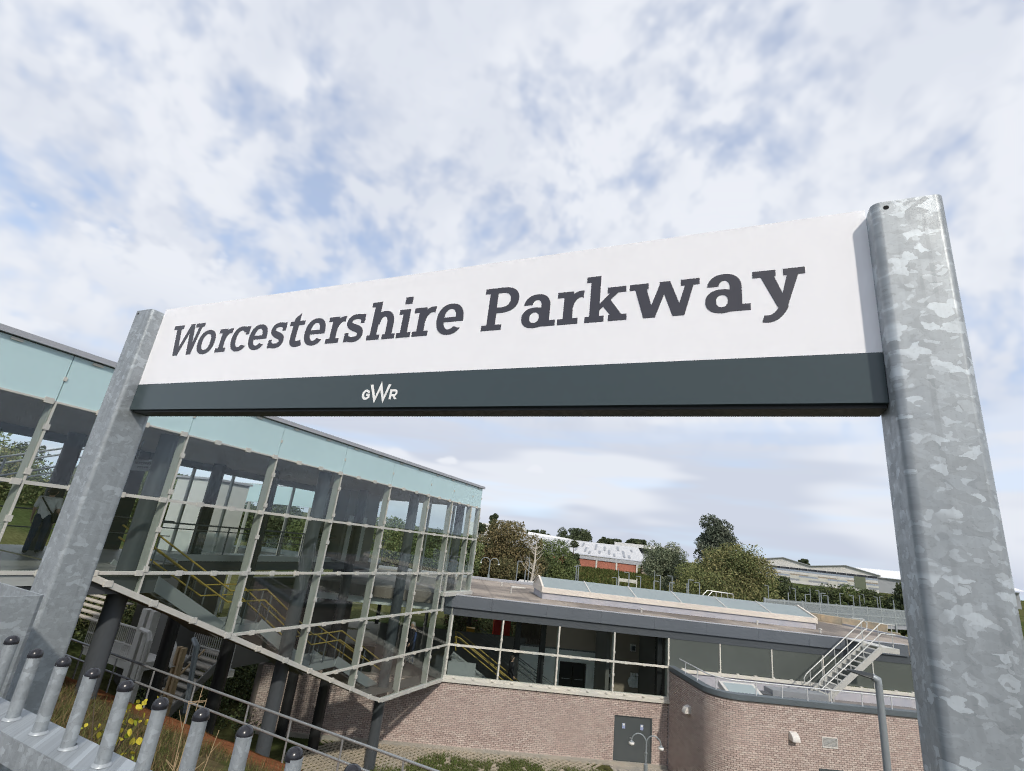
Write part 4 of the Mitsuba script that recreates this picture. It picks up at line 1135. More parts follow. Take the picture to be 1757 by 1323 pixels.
mb = MB(); mb.tube([(-19.75, 15.0, -3.2), (-19.45, 15.0, -3.4), (-19.05, 15.0, -5.6)], 0.085, 8); put('post', mb, 'lamp_grey', es)
for x in (-20.35, -20.1):
    mb = MB(); mb.span((x - 0.06, 14.9, -7.6), (x + 0.06, 15.1, -3.6)); put('timber_post', mb, 'timber_warm', es)
mb = MB(); mb.bar((-21.0, 15, -3.55), (-20.3, 15, -4.3), 0.08, 0.4, (0, 1, 0)); put('bracket', mb, 'offwhite', es)
for i in range(12):
    t = i / 11
    mb = MB(); mb.span((-22.0, 14.6 + 2.6 * t, -6.6 + 2.3 * t), (-20.45, 14.9 + 2.6 * t, -6.55 + 2.3 * t)); put('tread', mb, 'concrete', es)
    mb = MB(); mb.span((-29.5, 14.6 + 2.4 * t, -3.5 + 1.9 * t), (-25.3, 14.9 + 2.4 * t, -3.45 + 1.9 * t)); put('tread', mb, 'concrete', es)
for x in (-22.05, -20.42):
    mb = MB(); mb.bar((x, 14.5, -6.75), (x, 17.2, -4.35), 0.08, 0.3); put('stringer', mb, 'inner_dark', es)
mb = MB(); mb.bar((-21.0, 14.5, -6.1), (-20.95, 16.6, -4.0), 0.05, 0.06); put('rail', mb, 'timber_warm', es)
lh = MB()
ls = thing('left_stair_rails', 'grey tube handrails of the raised stair seen through the far left glass', 'handrail')
for dz, dx in ((0, 0), (-0.28, 0.5)):
    mb = MB(); mb.tube([(-21.6 - dx, 4.0, 0.9 + dz), (-21.6 - dx, 9.55, 3.20 + dz), (-21.6 - dx, 10.9, 3.28 + dz)], 0.035, 8); put('rail', mb, 'steel_rail', ls, smooth=40)
    mb = MB(); mb.tube([(-21.6 - dx, 4.0, 0.3 + dz), (-21.6 - dx, 9.55, 2.55 + dz), (-21.6 - dx, 10.9, 2.6 + dz)], 0.03, 8); put('rail', mb, 'steel_rail', ls, smooth=40)
for y, z in ((6.0, 1.7), (8.0, 2.5), (9.6, 3.2), (10.9, 3.26)):
    mb = MB(); mb.tube([(-21.6, y, z - 1.6), (-21.6, y, z)], 0.035, 8); put('post', mb, 'steel_rail', ls)
ws = thing('lift_tower', 'pale rendered lift tower standing behind the glazed concourse', 'building')
mb = MB(); mb.span((-26.02, 16.38, -7.6), (-23.18, 18.42, -0.4)); put('base', mb, 'inner_dark', ws)  # lower tower coloured dark to stand in for the shade under the building
mb = MB(); mb.span((-26.0, 16.4, -0.4), (-23.2, 18.4, 3.05)); put('wall', mb, 'render_wall', ws)
mb = MB(); mb.span((-26.1, 16.3, 3.06), (-23.1, 18.5, 3.16)); put('roof', mb, 'coping', ws)
fw = thing('far_glass_wing', 'second glazed wing with pale aqua fascia seen through the concourse', 'building')
mb = MB(); mb.span((-33, 25.0, 2.55), (-23.0, 25.2, 3.75)); put('fascia', mb, 'aqua', fw)
mb = MB(); mb.span((-33, 25.2, 3.6), (-23.0, 29, 3.8)); put('roof', mb, 'felt', fw)
for x in np.arange(-33, -22.5, 1.9):
    mb = MB(); mb.span((x - 0.05, 24.9, -7), (x + 0.05, 25.1, 2.55)); put('mullion', mb, 'mullion', fw)
    if x < -24:
        put('pane', MB().sheet(sbox(x + .05, -0.5, x + 1.85, 2.55), [[1, 0, 0, 0], [0, 0, 1, 25.05], [0, 1, 0, 0]]), 'glass_dark', fw)
mb = MB(); mb.span((-33, 25.0, -0.9), (-23.0, 29, -0.5)); put('floor_slab', mb, 'slab_face', fw)

# ------------------------------------------------------------------ lamps
def twin_lamp(x, y, zb, zt, r, label, group=None, ax=1.0, ay=0.0, sc=1.0):
    t = thing('twin_lamp_post', label, 'lamp post', group)
    mb = MB(); mb.tube([(x, y, zb), (x, y, zt - 1.05 * sc)], 0.085 * sc, 14); put('base', mb, 'lamp_grey', t, smooth=40)
    mb = MB(); mb.tube([(x, y, zt - 1.06 * sc), (x, y, zt - 0.28 * sc)], 0.034 * sc, 12); put('shaft', mb, 'lamp_grey', t, smooth=40)
    mb = MB(); mb.tube([(x, y, zt - 0.68 * sc), (x, y, zt - 0.64 * sc)], 0.06 * sc, 12); put('collar', mb, 'lamp_grey', t)
    for sg in (1, -1):
        a = np.linspace(-0.1, math.pi * 0.98, 14)
        R_ = 0.30 * sc
        pts = [(x + sg * ax * R_ * (1 - math.cos(q)), y + sg * ay * R_ * (1 - math.cos(q)), zt - 0.32 * sc + 0.32 * sc * math.sin(q)) for q in a]
        mb = MB(); mb.tube(pts, 0.024 * sc, 10); put('arm', mb, 'lamp_grey', t, smooth=40)
        e = np.array(pts[-1])
        mb = MB(); mb.lathe([(0.0001, 0.03), (0.03, 0.03), (0.05, -0.02), (0.10, -0.04), (0.10, -0.05)], e, 16); hd = put('lamp_hood', mb, 'lamp_grey', t, smooth=50)
        mb = MB(); mb.lathe([(0.10, -0.05), (0.118, -0.08), (0.112, -0.12), (0.085, -0.155), (0.04, -0.172), (0.0001, -0.175)], e, 16); put('diffuser', mb, 'lamp_white', hd, smooth=True)
    return t


twin_lamp(-3.84, 25.0, -7.5, -5.23, 0.05, 'grey lamp post with two curved arms and white lamps before the grey door', None, 0.97, 0.25)
twin_lamp(-26.1, 54.0, -4.6, 0.12, 0.05, 'distant grey lamp post with two curved arms in front of the brown tree', None, 0.9, 0.43, 1.7)
sl = thing('street_lamp', 'grey street lamp with dark flat lamp head leaning over the annex beside the right post', 'lamp post')
mb = MB(); mb.tube([(2.755, 15.0, -7.5), (2.735, 15.0, -3.0), (2.73, 15.0, -0.34)], [0.085, 0.075, 0.072], 18); put('pole', mb, 'lamp_grey', sl, smooth=40)
mb = MB(); mb.tube([(2.73, 15, -0.36), (2.72, 15, -0.27), (2.62, 14.99, -0.22)], 0.074, 14); put('elbow', mb, 'lamp_grey', sl, smooth=40)
hm = m3.Manifold.batch_hull([m3.Manifold.sphere(0.02, 12).translate(p) for p in [(2.64, 15.06, -0.25), (2.64, 14.94, -0.25), (2.64, 15.0, -0.18), (2.45, 15.10, -0.22), (2.45, 14.90, -0.22), (2.16, 15.05, -0.17), (2.16, 14.95, -0.17), (2.45, 15.0, -0.16)]])
put('lamp_head', hm, 'lamp_dark', sl, smooth=35)
LAMPS = [(-18.6, 44.3, 0.43), (-22.4, 56.8, 0.56), (-17.9, 44.6, -0.24), (-15.1, 51.2, 0.57), (-13.4, 46.1, 0.56), (-10.1, 46.9, 0.03), (-13.6, 64.0, 0.59), (-9.1, 47.2, 0.59), (-8.1, 47.3, 0.38), (-7.0, 47.5, 0.18), (-11.2, 76.6, 0.61), (-6.9, 50.8, 0.61), (-5.7, 47.7, 0.21), (-6.3, 54.6, 0.62), (-4.3, 47.8, 0.34), (-4.2, 48.1, 0.63), (-3.3, 47.9, 0.48), (2.7, 68.1, 0.69), (4.0, 57.9, 0.43), (6.8, 94.8, 0.71), (5.6, 70.5, 0.71), (5.4, 57.7, 0.47), (9.3, 92.3, 0.72), (8.4, 74.2, 0.73), (6.9, 59.5, 0.73), (7.2, 57.5, 0.58), (12.0, 94.2, 0.75), (10.8, 76.1, 0.74), (14.3, 93.9, 0.82), (11.0, 68.8, 0.75), (13.7, 81.5, 0.76), (16.3, 93.6, 0.78), (15.1, 78.9, 0.77), (17.3, 88.8, 0.78), (14.8, 69.8, 0.79)]
LG_ = 'tall thin platform lamps beyond the roof'
for i, (x, y, zt) in enumerate(LAMPS):
    zb = float(zground(x, y)); t = thing('platform_lamp', 'thin grey platform lamp post standing far beyond the flat roof', 'lamp post', LG_)
    mb = MB(); mb.tube([(x, y, zb), (x, y, zt)], [0.06, 0.045], 8); put('pole', mb, 'lamp_grey', t)
    if i % 4 != 2:
        sg = -1 if i % 3 else 1
        mb = MB(); mb.box((x + sg * 0.20, y + sg * 0.07, zt + 0.02), (0.42, 0.14, 0.05), [(0.95, 0.3, 0), (-0.3, 0.95, 0), (0, 0, 1)]); put('lamp_head', mb, 'lamp_grey', t)

# ------------------------------------------------------------------ trees
def tree(name, label, x, y, zb, zt, w, cols, leaf=0.22, n=9000, shape='round', gap=0.35, group=None, bark='bark', seed=1, depth=0.9, low=0.1, cat='tree'):
    rng = np.random.default_rng(seed)
    zg = float(zground(x, y)) - 0.2
    t = thing(name, label, cat, group)
    Hh = zt - zb; cw = w / 2
    mb = MB()
    top = zb + Hh * (0.8 if shape != 'cone' else 0.97)
    r0 = max(0.08, w * 0.022)
    wob = rng.normal(0, w * 0.015, (6, 2)); wob[0] = 0
    tp = [(x + wob[i][0], y + wob[i][1], zg + (top - zg) * i / 5) for i in range(6)]
    mb.tube(tp, np.linspace(r0, r0 * 0.3, 6), 8)
    put('trunk', mb, bark, t, smooth=40)
    cl = []
    nc = 40 if w > 5 else 28
    for i in range(nc):
        for _ in range(60):
            u = rng.uniform(-1, 1, 3)
            h = (u[2] + 1) / 2
            if shape == 'round': lim = math.sqrt(max(0, 1 - (2 * h - 0.9) ** 2 / 1.25)) * (1.05 if h < 0.6 else 1)
            elif shape == 'cone': lim = max(0.05, (1 - h) ** 0.8) * 0.95
            elif shape == 'column': lim = (0.85 if h < 0.7 else 0.85 * (1 - (h - 0.7) / 0.32) + 0.05)
            else: lim = math.sqrt(max(0.02, 1 - h ** 2.2))
            rr = math.hypot(u[0], u[1])
            if rr < lim and rr > lim * 0.25 * (1 - h * 0.6):
                break
        c = np.array([x + u[0] * cw * 0.86, y + u[1] * cw * depth * 0.86, zb + Hh * (low + (0.97 - low) * h)])
        rad = (0.20 + 0.14 * rng.random()) * min(w, Hh * 1.2) * (0.62 if shape in ('cone', 'column') else 0.78)
        rad = min(rad, (zt - c[2]) * 0.9 + 0.12 * w)
        cl.append((c, rad))
    mb = MB()
    for c, rad in cl[:12]:
        hz = zg + (c[2] - zg) * rng.uniform(0.35, 0.7)
        p0 = np.array([np.interp(hz, [q[2] for q in tp], [q[0] for q in tp]), np.interp(hz, [q[2] for q in tp], [q[1] for q in tp]), hz])
        mid = (p0 + c) / 2 + np.array([0, 0, 0.05 * Hh])
        mb.tube([p0, mid, c], [r0 * 0.45, r0 * 0.3, r0 * 0.12], 6)
    put('limb', mb, bark, t, smooth=40)
    n = int(n * 2.5); leaf = leaf * 0.66
    per = n // len(cl)
    P, tone = [], []
    for c, rad in cl:
        q = rng.normal(0, 1, (per, 3)); q /= np.linalg.norm(q, axis=1, keepdims=True)
        rr = rad * rng.uniform(0.25, 1.0, per) ** 0.45
        rr *= 0.8 + 0.4 * meshkit.noise(q * 2.2 + c, seed)
        p = c + q * rr[:, None] * np.array([1, 1, 0.85])
        P.append(p); tone.append(np.full(per, rng.integers(0, len(cols))))
    P = np.vstack(P); tone = np.concatenate(tone)
    d = meshkit.fbm(P * (3.2 / w) + seed, 3, seed)
    keep = (d > gap - 0.1) & (P[:, 2] < zt + 0.03 * Hh)
    P, tone = P[keep], tone[keep]; m_ = len(P)
    a = rng.normal(0, 1, (m_, 3)); a /= np.linalg.norm(a, axis=1, keepdims=True)
    b = np.cross(a, rng.normal(0, 1, (m_, 3))); b /= np.linalg.norm(b, axis=1, keepdims=True)
    s = leaf * np.exp(rng.normal(0, 0.35, (m_, 1)))
    V = np.stack([P - a * s * 0.5, P + b * s * 0.28, P + a * s * 0.5, P - b * s * 0.28], 1).reshape(-1, 3)
    i4 = np.arange(m_)[:, None] * 4
    F = np.vstack([i4 + [0, 1, 2], i4 + [0, 2, 3]])
    cols = np.asarray(cols, float)
    mixr = rng.random(m_) < 0.35
    tone = np.where(mixr, rng.integers(0, len(cols), m_), tone)
    C = cols[tone] * rng.uniform(0.65, 1.35, (m_, 1))
    mb = MB().add(V, F); mb.c.append(np.repeat(C, 4, 0))
    put('crown', mb, 'leaf', t)
    return t


OLIVE = [(0.194, 0.204, 0.087), (0.158, 0.185, 0.077), (0.242, 0.227, 0.108), (0.129, 0.151, 0.07)]
BROWN = [(0.165, 0.145, 0.074), (0.135, 0.13, 0.067), (0.104, 0.109, 0.058), (0.194, 0.158, 0.084)]
DARK = [(0.076, 0.094, 0.052), (0.094, 0.112, 0.061), (0.063, 0.083, 0.05)]
GREEN = [(0.127, 0.167, 0.069), (0.156, 0.187, 0.083), (0.105, 0.14, 0.063)]
WILLOW = [(0.213, 0.242, 0.16), (0.178, 0.211, 0.134), (0.25, 0.271, 0.185), (0.143, 0.174, 0.112)]
BLUE = [(0.111, 0.133, 0.097), (0.086, 0.106, 0.08), (0.141, 0.156, 0.119)]
tree('tree', 'large brown and olive autumn tree beside the end of the glass building', -28.4, 64.0, -4.2, 4.6, 9.4, BROWN, 0.30, 17000, 'round', 0.30, seed=2)
tree('tree', 'dark green tree low behind the corner of the glass building', -31.6, 66.0, -4.3, 1.6, 6.0, GREEN + DARK, 0.28, 9000, 'round', 0.25, seed=3)
tree('tree', 'dense dark green tree low between the brown tree and the birch', -25.6, 66.5, -4.3, 0.6, 5.0, DARK + GREEN, 0.28, 8000, 'round', 0.25, seed=33)
tree('conifer_tree', 'tall narrow dark tree on the skyline above the white warehouse', -65.6, 134.9, 3.5, 11.3, 3.3, DARK, 0.40, 6000, 'column', 0.22, seed=4)
tree('tree', 'small dark skyline tree at the foot of the tall narrow tree', -70.4, 137.0, 3.4, 7.3, 3.6, DARK, 0.40, 2500, 'round', 0.2, seed=5)
tree('tree', 'mid green tree between the bare birch and the dark conifer', -25.2, 71.8, -4.3, 3.2, 6.6, GREEN + OLIVE[1:2], 0.28, 11000, 'round', 0.32, seed=6)
tree('conifer_tree', 'dark pointed conifer in front of the red brick warehouse', -23.8, 78.5, -4.3, 3.9, 3.9, DARK, 0.30, 6500, 'cone', 0.33, seed=7)
tree('willow_tree', 'rounded grey green willow at the right end of the red brick warehouse', -12.5, 99.2, -3.5, 5.8, 8.0, WILLOW, 0.34, 14000, 'round', 0.22, seed=8)
tree('tree', 'largest olive green tree right of the willow with yellowing leaves', -1.2, 72.0, -4.4, 5.0, 12.0, OLIVE, 0.30, 22000, 'dome', 0.30, seed=9)
tree('tree', 'lower olive tree filling the gap between willow and largest olive tree', -5.9, 77.8, -4.2, 2.4, 6.5, OLIVE, 0.30, 9000, 'round', 0.28, seed=10)
tree('poplar_tree', 'tall dark poplar rising behind the largest olive tree', -3.6, 89.9, 0.5, 10.1, 7.2, BLUE, 0.42, 9000, 'dome', 0.36, seed=11)
for a, lb, sd in (((-75.7, 248.7, 5.0, 13.5, 17.5), 'broadest dark tree on the skyline behind the red brick warehouse', 12), ((-100.5, 261.3, 6.5, 11.6, 15.5), 'low dark skyline tree left of the broadest skyline tree', 13),
                  ((-68.2, 292.1, 7.5, 12.4, 18.0), 'dark skyline trees above the middle of the white warehouse roof', 14), ((-53.5, 295.2, 8.0, 13.2, 14.0), 'dark skyline tree above the grey flat roofed block left of the willow', 15), ((39.9, 418, 11.5, 16.2, 7), 'tiny dark tree behind the valley of the striped warehouse roof', 16)):
    tree('skyline_tree', lb, *a, DARK, 0.9, 4500, 'round', 0.2, seed=sd)
hed = [((5.9, 94.8, -4.0, 1.8, 6.4), 'dark bushy tree below the left gable of the striped warehouse', GREEN + DARK), ((10.6, 95.4, -4.0, 1.5, 7.0), 'dark bushy tree below the valley of the striped warehouse roof', DARK + GREEN),
       ((14.2, 95.1, -4.0, 2.1, 4.8), 'brown tinted bushy tree before the striped warehouse', BROWN[1:3] + GREEN), ((17.2, 95.6, -4.0, 1.4, 5.6), 'dark bushy tree below the green loading door', DARK + GREEN), ((21.0, 95.2, -4.0, 0.9, 5.0), 'low bushy tree right of the green loading door', GREEN + DARK),
       ((20.6, 88.5, -4.0, 3.0, 4.6), 'taller dark tree touching the right sign post', DARK), ((1.9, 93.0, -4.0, 1.7, 6.4), 'dark bushy tree just right of the largest olive tree', GREEN + DARK)]
for i, (a, lb, c) in enumerate(hed):
    tree('bushy_tree', lb, *a, c, 0.36, 6500, 'round', 0.18, seed=40 + i)
lt = [((-56.0, 19.0, -1.5, 6.4, 10.0), 'wooded green tree mass seen through the farthest left pane', GREEN + OLIVE), ((-57.5, 23.6, -1.5, 5.3, 6.5), 'dark tree seen through the second pane from the left', DARK + GREEN), ((-50.0, 24.2, -1.5, 4.0, 4.0), 'pale olive tree seen between the left stair rails', WILLOW),
      ((-52.6, 30.5, -1.5, 4.7, 5.5), 'tree seen through glass behind the left galvanised post', GREEN), ((-53.8, 34.6, -1.5, 4.7, 5.5), 'rounded tree seen through glass right of the left post', GREEN + DARK), ((-52.1, 40.0, -1.5, 3.4, 6.5), 'dark tree seen through glass near the pale lift tower', DARK + GREEN), ((-48.7, 43.6, -1.5, 3.2, 5.6), 'dark low tree seen through glass right of the pale lift tower', DARK), ((-41.1, 43.7, -3, 2.6, 7), 'green tree seen through the middle panes of the concourse', GREEN), ((-38.0, 48.6, -3, 3.2, 7), 'broad green tree seen through the panes right of the inner lift shaft', GREEN + OLIVE), ((-34.6, 53.0, -3.5, 2.8, 6.5), 'green tree seen through the sixth bay of glass', GREEN + DARK), ((-31.5, 56.5, -3.5, 2.2, 5.5), 'olive tree seen through the last bays of the glass wall', OLIVE + GREEN), ((-55.0, 13.5, -1.5, 6.8, 9.0), 'tall tree at the left edge behind the glass', GREEN + OLIVE)]
for i, (a, lb, c) in enumerate(lt):
    tree('hillside_tree', lb, *a, c, 0.34, 7000, 'round', 0.2, seed=60 + i)
# bare birch
bt = thing('birch_tree', 'bare pale trunked birch in front of the green trees', 'tree')
bx, by, bz = -23.9, 61.5, float(zground(-23.9, 61.5)) - 0.2
mb = MB(); mb.tube([(bx, by, bz), (bx + 0.1, by, bz + 2.4), (bx + 0.35, by, 0.2), (bx + 0.3, by, 1.8), (bx + 0.45, by, 3.0)], [0.19, 0.16, 0.13, 0.08, 0.02], 8); put('trunk', mb, 'birch', bt, smooth=40)
rg = np.random.default_rng(5)
for i in range(15):
    h = rg.uniform(-2.2, 2.2); a = rg.choice([-1, 1]); L = rg.uniform(0.8, 2.0) * (1.15 - 0.22 * (h + 2.2) / 2)
    b0 = np.array([bx + 0.1 + 0.1 * (h + 2.2) / 2, by, h]); dr_ = np.array([a * rg.uniform(0.5, 0.9), rg.uniform(-.6, .6), rg.uniform(0.5, 0.95)])
    mid = b0 + dr_ * L * 0.5 + [0, 0, -0.05]; e = b0 + dr_ * L + [0, 0, 0.12]
    mb = MB(); mb.tube([b0, mid, e], [0.055, 0.035, 0.012], 6)
    for j in range(4):
        t = rg.uniform(0.3, 0.9); q = b0 + (e - b0) * t; mb.tube([q, q + rg.normal(0, 0.3, 3) + [a * .15, 0, 0.25]], [0.02, 0.006], 5)
    put('branch', mb, 'birch', bt)
# scrub under and behind the glazed building, and the green slope below the red warehouse
def shrub(label, x, y, z, w, h, cols, n, seed, leaf=0.14):
    rng = np.random.default_rng(seed)
    t = thing('shrub', label, 'shrub')
    P = rng.normal(0, 1, (n, 3)); P /= np.linalg.norm(P, axis=1, keepdims=True); P[:, 2] = np.abs(P[:, 2])
    P *= rng.uniform(0.35, 1, (n, 1)) ** 0.5 * (0.6 + 0.8 * meshkit.fbm(P * 1.7 + seed, 3, seed))[:, None]
    P = np.array([x, y, z]) + P * [w / 2, w / 2, h]
    a = rng.normal(0, 1, (n, 3)); a /= np.linalg.norm(a, axis=1, keepdims=True); b = np.cross(a, rng.normal(0, 1, (n, 3))); b /= np.linalg.norm(b, axis=1, keepdims=True)
    s = leaf * rng.uniform(.6, 1.3, (n, 1))
    V = np.stack([P - a * s * .5, P + b * s * .3, P + a * s * .5, P - b * s * .3], 1).reshape(-1, 3); i4 = np.arange(n)[:, None] * 4
    mb = MB().add(V, np.vstack([i4 + [0, 1, 2], i4 + [0, 2, 3]])); mb.c.append(np.repeat(np.asarray(cols)[rng.integers(0, len(cols), n)] * rng.uniform(.6, 1.4, (n, 1)), 4, 0))
    put('foliage', mb, 'leaf', t)
    mb = MB()
    for i in range(6):
        a_ = rng.uniform(0, 6.28); mb.tube([(x, y, z - .1), (x + math.cos(a_) * w * .2, y + math.sin(a_) * w * .2, z + h * .55)], [0.03, 0.01], 5)
    put('stem', mb, 'bark', t)
for i, (x, y, w, h) in enumerate(((-22.0, 21.0, 5.5, 2.6), (-22.2, 15.6, 3.0, 1.6), (-24.5, 23.5, 6.0, 3.4), (-27, 20.5, 6, 3.0), (-31, 17.5, 6, 3.2), (-29.5, 13.5, 5, 2.2))):
    shrub(['dark green shrub left of the brick wall under the glass building', 'green shrub at the foot of the barred platform stair', 'tall dark shrub behind the black columns', 'dark shrub behind the barred platform stair', 'dark bush on the hillside left of the lift tower', 'low dark bush under the floor of the concourse at left'][i], x, y, float(zground(x, y)) - 0.1, w, h, GREEN + DARK + [(0.08, 0.085, 0.03)], 7000, 80 + i)
def slope_pos(n):
    a = RNG.uniform(0, 1, n); d = RNG.uniform(60, 172, n)
    th_ = np.radians(-15.5 + a * 11.5)
    x, y = np.sin(th_) * d, np.cos(th_) * d
    return np.stack([x, y, zground(x, y) - 0.1], 1)
bk = MB()
q = np.array([[-44, 150, -4.7], [-17, 158, -4.7], [-24, 100, -4.7], [-6, 104, -4.7]])
bank = MB()
NB = 24
bp = []
for j in range(NB + 1):
    v_ = j / NB
    for i in range(NB + 1):
        u_ = i / NB
        a = np.array([-34, 88.0]) * (1 - u_) + np.array([-4.0, 100.0]) * u_
        b = np.array([-60, 176.0]) * (1 - u_) + np.array([-22, 184.0]) * u_
        p_ = a * (1 - v_) + b * v_
        z_ = -4.75 + 2.3 * sstep(0.0, 0.9, v_) * sstep(-0.02, 0.15, u_) * sstep(1.02, 0.8, u_) + 0.5 * (meshkit.fbm(np.array([p_[0] * 0.2, p_[1] * 0.2, 1.0]), 3, 3) - 0.5)
        bp.append([*p_, z_])
ii = np.arange((NB + 1) ** 2).reshape(NB + 1, NB + 1)
bank.add(bp, np.stack([ii[:-1, :-1], ii[:-1, 1:], ii[1:, 1:], ii[1:, :-1]], -1).reshape(-1, 4))
scene['mat_bank'] = {'type': 'twosided', 'bsdf': {'type': 'diffuse', 'reflectance': mikit.proc(lambda p, n, uv: mikit.mix((0.060, 0.085, 0.026), (0.120, 0.105, 0.045), mikit.smoothstep(0.4, 0.62, mikit.fbm(p.x * 0.25, p.y * 0.25, 2.0))) * (0.6 + 0.8 * mikit.fbm(p.x * 2.0, p.y * 2.0, 4.0)))}}
struct('hill', bank, 'bank', 'green grass bank rising to the red brick warehouse', smooth=True)
bpa = np.array(bp)
def bankblade(n):
    k_ = RNG.integers(0, len(bpa), n); P = bpa[k_] + np.stack([RNG.normal(0, 1.6, n), RNG.normal(0, 2.0, n), np.zeros(n)], 1); P[:, 2] -= 0.15
    return P
k = put('scrub', blades(16000, bankblade, 0.35, 1.0, 0.8, [(0.055, 0.075, 0.024), (0.095, 0.09, 0.035), (0.075, 0.09, 0.03)], 0.16), 'leaf', stuff=True)
labels[k] = {'label': 'rough grass and scrub on the bank below the red brick warehouse', 'category': 'scrub', 'kind': 'stuff'}

# yellow leaved plant and twigs close behind the railing
yp = thing('yellow_plant', 'small plant with bright yellow leaves close behind the railing tubes', 'plant')
rg = np.random.default_rng(21)
c0 = np.array([-3.10, 2.0, 0.30])
scene['mat_yellow_leaf'] = {'type': 'twosided', 'bsdf': {'type': 'diffuse', 'reflectance': rgb((0.46, 0.39, 0.05))}}
scene['mat_lime_leaf'] = {'type': 'twosided', 'bsdf': {'type': 'diffuse', 'reflectance': rgb((0.30, 0.33, 0.04))}}
mb = MB()
for i in range(5):
    e = c0 + [rg.uniform(-.15, .20), rg.uniform(-.1, .1), rg.uniform(0.12, 0.32)]
    mb.tube([c0 + [0, 0, -0.75], c0 + [rg.normal(0, .03), 0, -0.15], e], [0.006, 0.005, 0.002], 6)
put('stem', mb, 'bark', yp)
for i in range(110):
    p = c0 + [rg.uniform(-.22, .30), rg.uniform(-.10, .10), 0]; p[2] = c0[2] + 0.10 + (p[0] - c0[0]) * 0.60 + rg.uniform(-0.14, 0.15)
    s = rg.uniform(0.012, 0.023); a = rg.normal(0, 1, 3); a[2] -= 0.5; a /= np.linalg.norm(a); b = np.cross(a, rg.normal(0, 1, 3)); b /= np.linalg.norm(b); nn_ = np.cross(a, b)
    pr_ = [(0, 0), (0.25, .34), (0.55, .40), (0.85, .22), (1.05, 0), (0.85, -.22), (0.55, -.40), (0.25, -.34)]
    v = [p + a * s * (u * 1.6) + b * s * w_ * 1.7 + nn_ * s * 0.35 * abs(w_) for u, w_ in pr_] + [p + a * s * 0.9]
    f = [[8, j, (j + 1) % 8] for j in range(8)]
    put('leaf', MB().add(v, f), 'yellow_leaf' if i % 4 else 'lime_leaf', yp)
dw = thing('dry_weed', 'tall dry weed stalk with pale seed heads between the railing tubes', 'plant')
mb = MB()
c1 = np.array([-2.55, 2.05, -0.4])
for i in range(9):
    e = c1 + [rg.uniform(-.10, .25), rg.uniform(-.1, .1), rg.uniform(0.6, 1.18)]
    m_ = (c1 + e) / 2 + [rg.normal(0, .03), 0, 0]
    mb.tube([c1, m_, e], [0.004, 0.003, 0.0015], 5)
    for j in range(5):
        q = m_ + (e - m_) * rg.uniform(0.2, 1); mb.tube([q, q + rg.normal(0, .045, 3) + [0, 0, .03]], [0.002, 0.001], 4)
put('stalk', mb, 'timber_warm', dw)

# ------------------------------------------------------------------ warehouses
def quad(mb, a, b, c, d):
    return mb.add([a, b, c, d], [[0, 1, 2, 3]])
w1 = thing('red_brick_warehouse', 'long red brick warehouse with a white sloping roof and dark skylights', 'building')
A, Bp = np.array([-75.0, 166.8, 0]), np.array([-31.4, 177.2, 0])
d1 = (Bp - A) / np.linalg.norm(Bp - A); n1 = np.array([-d1[1], d1[0], 0])
RM = [d1, n1, ZZ]
def Wp(u, v, z): return A + d1 * u + n1 * v + np.array([0, 0, z])
LW = np.linalg.norm(Bp - A)
mb = MB(); mb.box(Wp(LW / 2, 10, -2.3), (LW, 20, 5.4), RM); put('wall', mb, 'red_brick', w1)
for u in np.arange(LW - 0.3, 0, -6.6):
    mb = MB(); mb.box(Wp(u, -0.15, -2.0), (0.5, 0.3, 4.8), RM); put('pilaster', mb, 'clad_cream', w1)
mb = MB(); mb.box(Wp(LW / 2 + 1.5, 0.1, 0.9), (LW + 3.4, 0.9, 0.96), RM); put('fascia', mb, 'roof_grey', w1)
RIDGE = 54.0
e_ = [Wp(-2, 0, 1.50), Wp(LW + 3, 0, 1.50), Wp(LW + 3, RIDGE, 7.3), Wp(-2, RIDGE, 7.5)]
mb = MB(); quad(mb, *e_); mb.add([e_[1], e_[2], Wp(LW + 3, RIDGE, 0)], [[0, 1, 2]]); rfk = put('roof', mb, 'roof_pale', w1)
def roofp(u, v): return Wp(u, v, 1.50 + 5.9 * v / RIDGE + 0.12)
mb = MB(); quad(mb, roofp(-2, 0.3), roofp(LW + 3, 0.3), roofp(LW + 3, 3.2), roofp(-2, 3.2)); put('gutter', mb, 'roof_grey', rfk)
rg = np.random.default_rng(3)
for i in range(26):
    u = LW - 1.0 - i * 1.75; v0 = rg.choice([7, 12, 24, 30]); L = rg.choice([9, 16, 22])
    q = MB(); quad(q, roofp(u, v0), roofp(u + 0.75, v0), roofp(u + 0.75, min(v0 + L, 50)), roofp(u, min(v0 + L, 50))); put('skylight', q, 'rooflight_strip', rfk)
mb = MB(); mb.box(Wp(LW + 3.0, 3.0, -2.0), (3.4, 7, 5.0), RM); put('side_bay', mb, 'inner_brown', w1)
mb = MB(); quad(mb, Wp(LW + 1, -1, 0.9), Wp(LW + 5.2, -1, 0.45), Wp(LW + 5.2, 7, 0.45), Wp(LW + 1, 7, 0.9)); put('side_roof', mb, 'roof_white', w1)
w1b = thing('white_roofed_warehouse', 'white roofed warehouse behind the brown tree with a pale gable', 'building')
mb = MB(); a_, b_ = np.array([-112.0, 206.0, 0]), np.array([-88.3, 214.4, 0]); dd = (b_ - a_) / np.linalg.norm(b_ - a_); nn = np.array([-dd[1], dd[0], 0])
mb.box((a_ + b_) / 2 + nn * 8 + [0, 0, 2.5], (np.linalg.norm(b_ - a_), 16, 15.4), [dd, nn, ZZ]); put('wall', mb, 'roof_white', w1b)
mb = MB(); a_, b_ = np.array([-88.0, 214.0, 0]), np.array([-62, 222.6, 0]); dd = (b_ - a_) / np.linalg.norm(b_ - a_); nn = np.array([-dd[1], dd[0], 0])
